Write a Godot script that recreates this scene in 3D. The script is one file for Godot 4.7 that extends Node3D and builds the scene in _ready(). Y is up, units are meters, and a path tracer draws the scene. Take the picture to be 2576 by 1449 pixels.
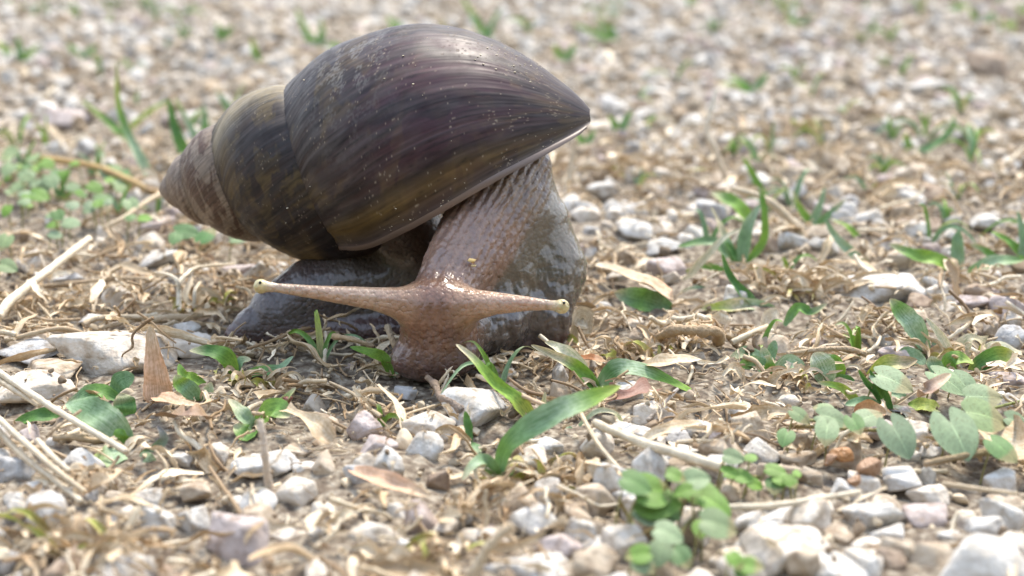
extends Node3D
# A large land snail crossing gravel and mown, dry grass. Units are metres; the origin lies on the ground under the snail's mouth.

const PITCH := 17.6
const CAM := Vector3(0.0, 0.131, 0.347)
const HALF := 0.17633              # tangent of half the vertical field of view
const MIDX := 1288.0
const MIDY := 724.5
var rng := RandomNumberGenerator.new()
var names := {}
var fwd := Vector3.ZERO
var upv := Vector3.ZERO

# ------------------------------------------------------------------ mesh collector
class Shape:
	var v := PackedVector3Array()
	var c := PackedColorArray()
	var uv := PackedVector2Array()
	var ix := PackedInt32Array()
	func vert(p: Vector3, col := Color.WHITE, t := Vector2.ZERO) -> int:
		v.append(p); c.append(col); uv.append(t)
		return v.size() - 1
	func tri(a: int, b: int, d: int) -> void:
		ix.append(a); ix.append(b); ix.append(d)
	func quad(a: int, b: int, d: int, e: int) -> void:
		tri(a, b, d); tri(a, d, e)
	func normals() -> PackedVector3Array:
		var n := PackedVector3Array()
		n.resize(v.size())
		for i in range(0, ix.size(), 3):
			var p := v[ix[i]]
			var f := (v[ix[i + 2]] - p).cross(v[ix[i + 1]] - p)
			n[ix[i]] += f; n[ix[i + 1]] += f; n[ix[i + 2]] += f
		for i in n.size():
			n[i] = n[i].normalized()
		return n
	func mesh(given := PackedVector3Array()) -> ArrayMesh:
		var a := []
		a.resize(Mesh.ARRAY_MAX)
		a[Mesh.ARRAY_VERTEX] = v
		a[Mesh.ARRAY_NORMAL] = given if given.size() else normals()
		a[Mesh.ARRAY_COLOR] = c
		a[Mesh.ARRAY_TEX_UV] = uv
		a[Mesh.ARRAY_INDEX] = ix
		var m := ArrayMesh.new()
		m.add_surface_from_arrays(Mesh.PRIMITIVE_TRIANGLES, a)
		return m

# ------------------------------------------------------------------ naming and tagging
func numbered(called: String) -> String:
	var k: int = names.get(called, 0)
	names[called] = k + 1
	return called if k == 0 else "%s_%03d" % [called, k]

func tag(o: Node3D, label: String, category: String, group := "") -> Node3D:
	o.set_meta("label", label)
	o.set_meta("category", category)
	if group:
		o.set_meta("group", group)
	return o

func obj(called: String, m: Mesh, mat: Material, parent: Node = null) -> MeshInstance3D:
	var o := MeshInstance3D.new()
	o.mesh = m
	o.material_override = mat
	if parent == null:
		o.name = numbered(called)
		add_child(o)
	else:
		o.name = called
		parent.add_child(o, true)
	return o

func thing(called: String, at: Vector3) -> Node3D:
	var o := Node3D.new()
	o.name = numbered(called)
	add_child(o)
	o.position = at
	return o

# ------------------------------------------------------------------ measuring: photo coordinates (2576 x 1449) to places
func cam_point(x: float, y: float, depth: float) -> Vector3:
	return CAM + fwd * depth + Vector3.RIGHT * ((x - MIDX) / MIDY * HALF * depth) + upv * ((MIDY - y) / MIDY * HALF * depth)

func on_ground(x: float, y: float, h := 0.0) -> Vector3:
	var d := fwd + Vector3.RIGHT * ((x - MIDX) / MIDY * HALF) + upv * ((MIDY - y) / MIDY * HALF)
	return CAM + d * ((h - CAM.y) / d.y)

func depth_of(p: Vector3) -> float:
	return (p - CAM).dot(fwd)

func per_px(depth: float) -> float:
	return depth * HALF / MIDY

func seen_at(p: Vector3) -> Vector2:
	var d := p - CAM
	var z := d.dot(fwd)
	if z < 0.02:
		return Vector2(-9999, -9999)
	return Vector2(MIDX + d.x / z / HALF * MIDY, MIDY - d.dot(upv) / z / HALF * MIDY)

# ------------------------------------------------------------------ materials
func noise(kind: int, freq: float, octaves := 4, sd := 1) -> FastNoiseLite:
	var n := FastNoiseLite.new()
	n.noise_type = kind
	n.frequency = freq
	n.seed = sd
	n.fractal_octaves = octaves
	n.fractal_type = FastNoiseLite.FRACTAL_FBM if octaves > 1 else FastNoiseLite.FRACTAL_NONE
	return n

func noise_tex(n: FastNoiseLite, ramp: Array, size := 512) -> NoiseTexture2D:
	var t := NoiseTexture2D.new()
	t.width = size; t.height = size
	t.seamless = true
	t.noise = n
	if ramp.size():
		var g := Gradient.new()
		var o := PackedFloat32Array()
		var c := PackedColorArray()
		for k in ramp:
			o.append(k[0]); c.append(k[1])
		g.offsets = o; g.colors = c
		t.color_ramp = g
	return t

func lin(r: float, g: float, b: float) -> Color:
	return Color(r, g, b).linear_to_srgb()

var stone_mats := []
var soil_mat: StandardMaterial3D
var straw_mat: StandardMaterial3D
var leaf_mat: StandardMaterial3D
var broad_mat: StandardMaterial3D
var bark_mat: StandardMaterial3D
var crumb_mat: StandardMaterial3D
var rough_stone_mat: StandardMaterial3D

func make_materials() -> void:
	var fine := noise_tex(noise(FastNoiseLite.TYPE_SIMPLEX, 0.03, 5, 11), [])
	var pits := noise(FastNoiseLite.TYPE_CELLULAR, 0.05, 3, 17)
	var pit_tex := noise_tex(pits, [])
	# base colours of the stones, light and dark patches of each: pale limestone, warm limestone, buff, brown-stained, lilac grey, blue grey
	var tones := [
		[Color(0.60, 0.575, 0.54), Color(0.48, 0.45, 0.41)],
		[Color(0.65, 0.59, 0.515), Color(0.50, 0.435, 0.36)],
		[Color(0.53, 0.445, 0.345), Color(0.39, 0.31, 0.23)],
		[Color(0.38, 0.295, 0.22), Color(0.26, 0.19, 0.14)],
		[Color(0.52, 0.445, 0.42), Color(0.39, 0.325, 0.305)],
		[Color(0.47, 0.46, 0.455), Color(0.35, 0.34, 0.335)],
	]
	for k in tones.size():
		var a: Color = tones[k][0]
		var b: Color = tones[k][1]
		var m := StandardMaterial3D.new()
		m.albedo_texture = noise_tex(noise(FastNoiseLite.TYPE_SIMPLEX, 0.012, 6, 31 + k), [[0.0, lin(0.27, 0.2, 0.14)], [0.24, lin(b.r * 0.75, b.g * 0.68, b.b * 0.6)], [0.36, lin(b.r, b.g, b.b)], [0.5, lin((a.r + b.r) * 0.5, (a.g + b.g) * 0.49, (a.b + b.b) * 0.47)], [0.62, lin(a.r, a.g, a.b)], [0.86, lin(a.r * 0.98, a.g * 0.99, a.b)], [1.0, lin(a.r * 0.9, a.g * 0.88, a.b * 0.86)]])
		m.uv1_triplanar = true
		m.uv1_world_triplanar = true
		m.uv1_scale = Vector3.ONE * 34.0
		m.heightmap_enabled = true
		m.heightmap_texture = fine
		m.heightmap_scale = 0.035
		m.roughness = 0.86
		m.vertex_color_use_as_albedo = true
		stone_mats.append(m)
	rough_stone_mat = StandardMaterial3D.new()
	rough_stone_mat.vertex_color_use_as_albedo = true
	rough_stone_mat.roughness = 0.9
	rough_stone_mat.albedo_texture = noise_tex(noise(FastNoiseLite.TYPE_SIMPLEX, 0.015, 5, 61), [[0.0, lin(0.4, 0.32, 0.24)], [0.35, lin(0.75, 0.71, 0.65)], [0.7, lin(1, 1, 1)], [1.0, lin(0.9, 0.86, 0.8)]])
	rough_stone_mat.uv1_triplanar = true
	rough_stone_mat.uv1_world_triplanar = true
	rough_stone_mat.uv1_scale = Vector3.ONE * 30.0
	rough_stone_mat.heightmap_enabled = true
	rough_stone_mat.heightmap_texture = fine
	rough_stone_mat.heightmap_scale = 0.035
	soil_mat = StandardMaterial3D.new()
	soil_mat.albedo_texture = noise_tex(noise(FastNoiseLite.TYPE_SIMPLEX, 0.02, 6, 71), [[0.0, lin(0.07, 0.045, 0.03)], [0.4, lin(0.155, 0.12, 0.085)], [0.6, lin(0.25, 0.207, 0.152)], [0.8, lin(0.37, 0.32, 0.25)], [1.0, lin(0.42, 0.36, 0.29)]], 1024)
	soil_mat.uv1_triplanar = true
	soil_mat.uv1_world_triplanar = true
	soil_mat.uv1_scale = Vector3.ONE * 14.0
	soil_mat.heightmap_enabled = true
	soil_mat.heightmap_texture = pit_tex
	soil_mat.heightmap_scale = 0.12
	soil_mat.roughness = 0.95
	crumb_mat = StandardMaterial3D.new()
	crumb_mat.vertex_color_use_as_albedo = true
	crumb_mat.roughness = 0.95
	# dry grass: streaks along the blade, colour from the mesh
	straw_mat = StandardMaterial3D.new()
	straw_mat.vertex_color_use_as_albedo = true
	straw_mat.albedo_texture = streaks(5, 0.42, Color(0.72, 0.62, 0.48))
	straw_mat.roughness = 0.62
	straw_mat.cull_mode = BaseMaterial3D.CULL_DISABLED
	straw_mat.backlight_enabled = true
	straw_mat.backlight = Color(0.32, 0.32, 0.32)
	bark_mat = StandardMaterial3D.new()
	bark_mat.vertex_color_use_as_albedo = true
	bark_mat.roughness = 0.85
	bark_mat.heightmap_enabled = true
	bark_mat.heightmap_texture = fine
	bark_mat.heightmap_scale = 0.04
	bark_mat.uv1_triplanar = true
	bark_mat.uv1_world_triplanar = true
	bark_mat.uv1_scale = Vector3.ONE * 60.0
	leaf_mat = StandardMaterial3D.new()
	leaf_mat.vertex_color_use_as_albedo = true
	leaf_mat.albedo_texture = streaks(9, 0.6, Color(0.62, 0.72, 0.55))
	leaf_mat.roughness = 0.58
	leaf_mat.cull_mode = BaseMaterial3D.CULL_DISABLED
	leaf_mat.backlight_enabled = true
	leaf_mat.backlight = Color(0.55, 0.55, 0.55)
	broad_mat = StandardMaterial3D.new()
	broad_mat.vertex_color_use_as_albedo = true
	broad_mat.albedo_texture = veins()
	broad_mat.roughness = 0.62
	broad_mat.cull_mode = BaseMaterial3D.CULL_DISABLED
	broad_mat.backlight_enabled = true
	broad_mat.backlight = Color(0.4, 0.4, 0.4)

func streaks(sd: int, depth: float, dark: Color) -> ImageTexture:
	var im := Image.create(128, 256, false, Image.FORMAT_RGB8)
	var n := noise(FastNoiseLite.TYPE_SIMPLEX, 0.1, 3, sd)
	var n2 := noise(FastNoiseLite.TYPE_SIMPLEX, 0.035, 4, sd + 3)
	for x in 128:
		for y in 256:
			var s := n.get_noise_2d(x * 1.6, y * 0.03) * 0.9 + 0.25 * n.get_noise_2d(x * 5.0, y * 0.06)
			var b := n2.get_noise_2d(x, y)
			var t := clampf(0.3 + s * 1.1 * depth + b * depth * 0.6, 0.0, 1.0)
			var c := Color.WHITE.lerp(dark, t)
			if absf(x - 63.5) < 2.0:
				c = c.lerp(Color.WHITE, 0.5)
			im.set_pixel(x, y, c)
	return ImageTexture.create_from_image(im)

func veins() -> ImageTexture:
	var im := Image.create(128, 128, false, Image.FORMAT_RGB8)
	var n := noise(FastNoiseLite.TYPE_SIMPLEX, 0.05, 4, 8)
	for x in 128:
		for y in 128:
			var u := absf(x - 63.5) / 63.5
			var t := y / 127.0
			var k := 1.0 - 0.1 * absf(n.get_noise_2d(x * 0.5, y * 0.5))
			var side := absf(fposmod(t * 7.0 - u * 2.6, 1.0) - 0.5) * 2.0
			if side > 0.9 and u > 0.06:
				k *= 1.1
			if u < 0.035:
				k *= 1.25
			var c := Color(0.82, 0.82, 0.82) * k
			if n.get_noise_2d(x * 1.6 + 400.0, y * 1.6) > 0.62:
				c = Color(0.55, 0.45, 0.3)
			im.set_pixel(x, y, c)
	return ImageTexture.create_from_image(im)

# ------------------------------------------------------------------ sweeping shapes
func smooth_path(pts: Array, per := 5) -> PackedVector3Array:
	var out := PackedVector3Array()
	var n := pts.size()
	for i in n - 1:
		var a: Vector3 = pts[maxi(i - 1, 0)]
		var b: Vector3 = pts[i]
		var c: Vector3 = pts[i + 1]
		var d: Vector3 = pts[mini(i + 2, n - 1)]
		for k in per:
			out.append(b.cubic_interpolate(c, a, d, float(k) / per))
	out.append(pts[n - 1])
	return out

func tube(s: Shape, pts: PackedVector3Array, r0: float, r1: float, sides: int, col: Color, knots := 0.0, col2 := Color(-1, 0, 0), ragged := 0.12) -> void:
	var n := pts.size()
	if col2.r < 0.0:
		col2 = col
	var side := Vector3.ZERO
	var base := s.v.size()
	for i in n:
		var t := (pts[mini(i + 1, n - 1)] - pts[maxi(i - 1, 0)]).normalized()
		if i == 0:
			side = t.cross(Vector3.UP if absf(t.y) < 0.9 else Vector3.RIGHT).normalized()
		else:
			side = (side - t * side.dot(t)).normalized()
		var nn := t.cross(side)
		var f := float(i) / (n - 1)
		var r := lerpf(r0, r1, f)
		if knots > 0.0:
			r *= 1.0 + knots * pow(absf(sin(f * 9.0 + r0 * 9000.0)), 10.0) + knots * 0.3 * rng.randf_range(-1, 1)
		var cc := col.lerp(col2, f) * rng.randf_range(0.86, 1.1)
		for k in sides:
			var a := TAU * k / sides
			var rr := r * (1.0 + rng.randf_range(-ragged, ragged))
			s.vert(pts[i] + (side * cos(a) + nn * sin(a)) * rr, cc, Vector2(float(k) / sides, f * 3.0))
	for i in n - 1:
		for k in sides:
			var a := base + i * sides + k
			var b := base + i * sides + (k + 1) % sides
			s.quad(a, b, b + sides, a + sides)
	for e in [0, n - 1]:
		var m := s.vert(pts[e], col * 0.9)
		for k in sides:
			var a: int = base + e * sides + k
			var b: int = base + e * sides + (k + 1) % sides
			if e == 0:
				s.tri(m, b, a)
			else:
				s.tri(m, a, b)

# a leaf blade along a path: «wide» half-width, «fold» how far its edges rise, tones run from the base to the tip
func blade(s: Shape, pts: PackedVector3Array, wide: float, fold: float, tones: Array, face: Vector3, twist := 0.0, form := 0, ragged := 0.0) -> void:
	var n := pts.size()
	var base := s.v.size()
	var us := [-1.0, -0.55, 0.0, 0.55, 1.0]
	var phase := rng.randf() * 10.0
	for i in n:
		var t := (pts[mini(i + 1, n - 1)] - pts[maxi(i - 1, 0)]).normalized()
		var f := float(i) / (n - 1)
		var side := t.cross(face).normalized().rotated(t, twist * f)
		var nn := side.cross(t)
		var w := wide
		if form == 0:      # grass: narrow sheath, pointed tip
			w *= minf(1.0, 0.45 + f * 2.6) * pow(1.0 - f, 0.55)
		elif form == 1:    # lance-shaped leaf
			w *= pow(sin(PI * clampf(0.06 + f * 0.94, 0.0, 1.0)), 0.75)
		else:              # torn strip
			w *= 0.75 + 0.35 * sin(f * 7.0 + phase)
		w = maxf(w, wide * 0.03)
		var x := f * (tones.size() - 1)
		var k := mini(int(x), tones.size() - 2)
		var tone: Color = tones[k]
		tone = tone.lerp(tones[k + 1], x - k)
		for u in us:
			var e: float = u * w * (1.0 + (rng.randf_range(-ragged, ragged) if absf(u) > 0.9 else 0.0))
			var lift := fold * w * absf(u) + 0.12 * w * sin(f * 17.0 + u * 2.0 + phase)
			var tt := tone * rng.randf_range(0.88, 1.1)
			if absf(u) > 0.9:
				tt = tt.lerp(Color(tt.r * 1.5, tt.g * 1.35, tt.b * 1.2), 0.45)
			s.vert(pts[i] + side * e + nn * lift, tt, Vector2(u * 0.5 + 0.5, f * 1.5 + phase))
	for i in n - 1:
		for k in 4:
			var a := base + i * 5 + k
			s.quad(a, a + 1, a + 6, a + 5)

# a broad leaf: at the stalk end p, pointing along «way», facing «face»; notch > 0 gives a heart
func broad_leaf(s: Shape, p: Vector3, way: Vector3, face: Vector3, length: float, wide: float, notch: float, fold: float, tone: Color) -> void:
	var side := way.cross(face).normalized()
	var nn := side.cross(way).normalized()
	var base := s.v.size()
	var droop := rng.randf_range(0.05, 0.3)
	var sere := rng.randf_range(0.55, 0.8) if rng.randf() < 0.3 else 2.0      # some leaves are dry towards the tip
	for i in 10:
		var t := i / 9.0
		var w := wide * pow(sin(PI * clampf(0.13 + 0.87 * pow(t, 0.85), 0.0, 1.0)), 0.72)
		for k in 9:
			var u := (k - 4) / 4.0
			var au := absf(u)
			var along := t * length - notch * length * (1.0 - t) * (1.0 - t) * sin(PI * minf(au * 1.05, 1.0) * 0.62)
			var lift := fold * w * au - 0.16 * w * au * au - droop * length * t * t + 0.015 * length * sin(u * 3.0 + t * 4.0)
			s.vert(p + way * along + side * u * w + nn * lift, (tone if t < sere else tone.lerp(Color(0.46, 0.36, 0.17), 0.7)) * rng.randf_range(0.92, 1.07), Vector2(u * 0.5 + 0.5, t))
	for i in 9:
		for k in 8:
			var a := base + i * 9 + k
			s.quad(a, a + 1, a + 10, a + 9)
# ------------------------------------------------------------------ the snail's shell
const LIP := 0.325
var shell_z := [0.0, 10.0, 28.0, 52.0, 84.0, 126.0, 182.0, 262.0, 365.0, 440.0, 500.0]
var shell_r := [6.0, 20.0, 37.0, 58.0, 82.0, 108.0, 136.0, 163.0, 188.0, 200.0, 206.0]
var prof_v := [0.0, 0.035, 0.08, 0.16, 0.25, 0.4, 0.5, 0.58, 0.66, 0.75, 0.84, 0.92, 0.97, 1.0]
var prof_p := [0.655, 0.715, 0.785, 0.89, 0.955, 1.0, 0.985, 0.935, 0.855, 0.72, 0.54, 0.335, 0.19, 0.07]
var skew_v := [0.0, 0.06, 0.12, 0.25, 0.37, 0.53, 0.75, 1.0]
var skew_d := [50.0, 39.0, 31.0, 23.0, 16.0, 9.0, 2.0, 0.0]
var shell_a := Vector3.ZERO
var shell_e := Vector3.ZERO
var shell_u := Vector3.ZERO
var shell_f := Vector3.ZERO
var shell_s := 0.0

func curve_at(xs: Array, ys: Array, x: float) -> float:
	var n := xs.size()
	if x <= xs[0]:
		return ys[0]
	if x >= xs[n - 1]:
		return ys[n - 1]
	var i := 0
	while x > xs[i + 1]:
		i += 1
	var t: float = (x - xs[i]) / (xs[i + 1] - xs[i])
	var h: float = xs[i + 1] - xs[i]
	var d0: float = (ys[i + 1] - ys[maxi(i - 1, 0)]) / (xs[i + 1] - xs[maxi(i - 1, 0)]) * h
	var d1: float = (ys[mini(i + 2, n - 1)] - ys[i]) / (xs[mini(i + 2, n - 1)] - xs[i]) * h
	var t2 := t * t
	var t3 := t2 * t
	return ys[i] * (2.0 * t3 - 3.0 * t2 + 1.0) + d0 * (t3 - 2.0 * t2 + t) + ys[i + 1] * (3.0 * t2 - 2.0 * t3) + d1 * (t3 - t2)

func half_steps(ys: Array, m: float) -> float:
	var x := clampf((m + 4.0) * 2.0, 0.0, 9.999)
	var i := int(x)
	var a: float = ys[maxi(i - 1, 0)]
	var b: float = ys[i]
	var c: float = ys[i + 1]
	var d: float = ys[mini(i + 2, 10)]
	return cubic_interpolate(b, c, a, d, x - i)

func shell_point(t: float, v: float, inset := 0.0) -> Vector3:
	var m := maxf(t + curve_at(skew_v, skew_d, v) / 360.0, -4.0)
	var z0 := half_steps(shell_z, m)
	var r0 := half_steps(shell_r, m)
	var length := 732.0 * pow(2.0, m) if m < 0.0 else 1097.0 - z0
	var r := r0 / 0.655 * curve_at(prof_v, prof_p, v)
	var young := smoothstep(-0.75, -1.35, m)    # the whorls of the spire: nearly flush, each a shallow swelling
	if young > 0.0:
		var gap := half_steps(shell_z, m + 1.0) - z0
		var x := v * length / gap
		var r1 := half_steps(shell_r, m + 1.0) - 1.0
		var flush := lerpf(r0, r1, x) + 0.10 * r1 * sin(PI * clampf(x, 0.0, 1.0)) if x < 1.0 else maxf(r1 - (x - 1.0) * gap * 0.8, 1.0)
		r = lerpf(r, flush, young)
	r -= inset
	if t > LIP - 0.025:    # the last bit of growth flares, most of all at the front end
		r += (3.0 + 9.0 * smoothstep(0.55, 0.95, v)) * pow((t - LIP + 0.025) / 0.025, 2.0)
	var a := m * TAU
	return shell_a + (shell_e * (z0 + v * length) + (shell_u * cos(a) + shell_f * sin(a)) * maxf(r, 0.5)) * shell_s

func make_shell(snail: Node3D) -> void:
	shell_a = cam_point(402, 480, 0.412)
	var tip := cam_point(1489, 298, 0.386)
	shell_e = (tip - shell_a).normalized()
	shell_s = (tip - shell_a).length() / 1097.0
	shell_u = (upv - shell_e * upv.dot(shell_e)).normalized()
	shell_f = shell_e.cross(shell_u)
	if shell_f.dot(fwd) > 0.0:
		shell_f = -shell_f
	var base := snail.position
	var nt := 640
	var nv := 60
	var grow := noise(FastNoiseLite.TYPE_SIMPLEX, 1.0, 3, 91)
	var s := Shape.new()
	for i in nt + 1:
		var t := lerpf(-4.1, LIP, float(i) / nt)
		for k in nv + 1:
			var v := pow(float(k) / nv, 1.15)
			var rib := 1.3 * grow.get_noise_2d(t * 46.0, v * 2.2) + 0.7 * grow.get_noise_2d(t * 130.0, 40.0 + v * 3.0)
			rib *= clampf((t + 3.0) * 0.6, 0.15, 1.0) * (1.0 + 1.2 * exp(-v * 14.0)) * (1.0 - smoothstep(0.6, 0.95, v))
			s.vert(shell_point(t, v, rib) - base, Color.WHITE, Vector2((t + 4.2) / 5.0, v))
	for i in nt:
		var t := lerpf(-4.1, LIP, float(i) / nt)
		for k in nv:
			if t < -1.15 and float(k) / nv > 0.72:
				continue
			var a := i * (nv + 1) + k
			s.quad(a, a + nv + 1, a + nv + 2, a + 1)
	var m := StandardMaterial3D.new()
	var tex := shell_print()
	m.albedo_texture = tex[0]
	m.heightmap_enabled = true
	m.heightmap_texture = tex[1]
	m.heightmap_scale = 0.012
	m.roughness = 0.4
	m.roughness_texture = tex[2]
	m.roughness = 1.0
	m.metallic_specular = 0.4
	m.cull_mode = BaseMaterial3D.CULL_DISABLED
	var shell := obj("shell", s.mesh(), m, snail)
	# the rim and the pale lining behind it
	var l := Shape.new()
	var ni := 60
	for i in ni + 1:
		var t := LIP - 0.42 * pow(float(i) / ni, 2.0)
		for k in nv + 1:
			var v := 0.015 + 0.975 * float(k) / nv
			var thick := 3.0 + 9.0 * minf(1.0, (LIP - t) * 9.0)
			l.vert(shell_point(t + (0.004 if i == 0 else 0.0), v, thick) - base, Color.WHITE, Vector2(t, v))
	for k in nv + 1:
		var v := 0.015 + 0.975 * float(k) / nv
		l.vert(shell_point(LIP + 0.0035, v, -4.0 - 13.0 * smoothstep(0.45, 0.9, v) * (1.0 - smoothstep(0.97, 1.0, v))) - base, Color.WHITE, Vector2(LIP, v))
	for k in nv + 1:
		var v := 0.015 + 0.975 * float(k) / nv
		l.vert(shell_point(LIP - 0.004, v, -2.5) - base, Color.WHITE, Vector2(LIP, v))
	for i in ni:
		for k in nv:
			var a := i * (nv + 1) + k
			l.quad(a, a + 1, a + nv + 2, a + nv + 1)
	var r0 := (ni + 1) * (nv + 1)
	for k in nv:
		l.quad(k, r0 + k, r0 + k + 1, k + 1)
		l.quad(r0 + k, r0 + nv + 1 + k, r0 + nv + 2 + k, r0 + k + 1)
	var lm := StandardMaterial3D.new()
	lm.albedo_color = lin(0.17, 0.12, 0.095)
	lm.roughness = 0.45
	lm.cull_mode = BaseMaterial3D.CULL_DISABLED
	obj("shell_lip", l.mesh(), lm, shell)
	# crumbs of soil that stick to the shell
	var cs := Shape.new()
	for i in 190:
		var t := rng.randf_range(-0.75, LIP - 0.01)
		var v := rng.randf_range(0.04, 0.8)
		if i < 70:
			t = 0.10 + rng.randfn(0.0, 0.03)
			v = clampf(0.79 + rng.randfn(0.0, 0.05), 0.4, 0.92)
		elif i < 110:
			t = LIP - absf(rng.randfn(0.0, 0.012)) - 0.003
			v = rng.randf_range(0.3, 0.9)
		var p := shell_point(t, v) - base
		var n := (shell_point(t + 0.01, v) - shell_point(t, v)).cross(shell_point(t, v + 0.01) - shell_point(t, v)).normalized()
		if n.dot(p + base - shell_a - shell_e * (p + base - shell_a).dot(shell_e)) < 0.0:
			n = -n
		var size := 0.00009 + 0.00032 * pow(rng.randf(), 3.0)
		lump(cs, p + n * size * 0.1, size, Color(0.7, 0.61, 0.44) * rng.randf_range(0.7, 1.2), 0.4)
	var crumbs := obj("soil_crumbs", cs.mesh(), crumb_mat, shell)
	crumbs.set_meta("kind", "stuff")

func lump(s: Shape, p: Vector3, r: float, col: Color, flat := 0.8) -> void:
	var base := s.v.size()
	var b := Basis(Vector3(rng.randfn(), rng.randfn(), rng.randfn()).normalized(), rng.randf() * TAU).scaled(Vector3(1.0, flat, rng.randf_range(0.5, 1.0)))
	for q in [Vector3(1, 0, 0), Vector3(-1, 0, 0), Vector3(0, 1, 0), Vector3(0, -1, 0), Vector3(0, 0, 1), Vector3(0, 0, -1)]:
		s.vert(p + b * q * r * rng.randf_range(0.7, 1.3), col)
	for f in [[0, 2, 4], [2, 1, 4], [1, 3, 4], [3, 0, 4], [2, 0, 5], [1, 2, 5], [3, 1, 5], [0, 3, 5]]:
		s.tri(base + f[0], base + f[2], base + f[1])

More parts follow.
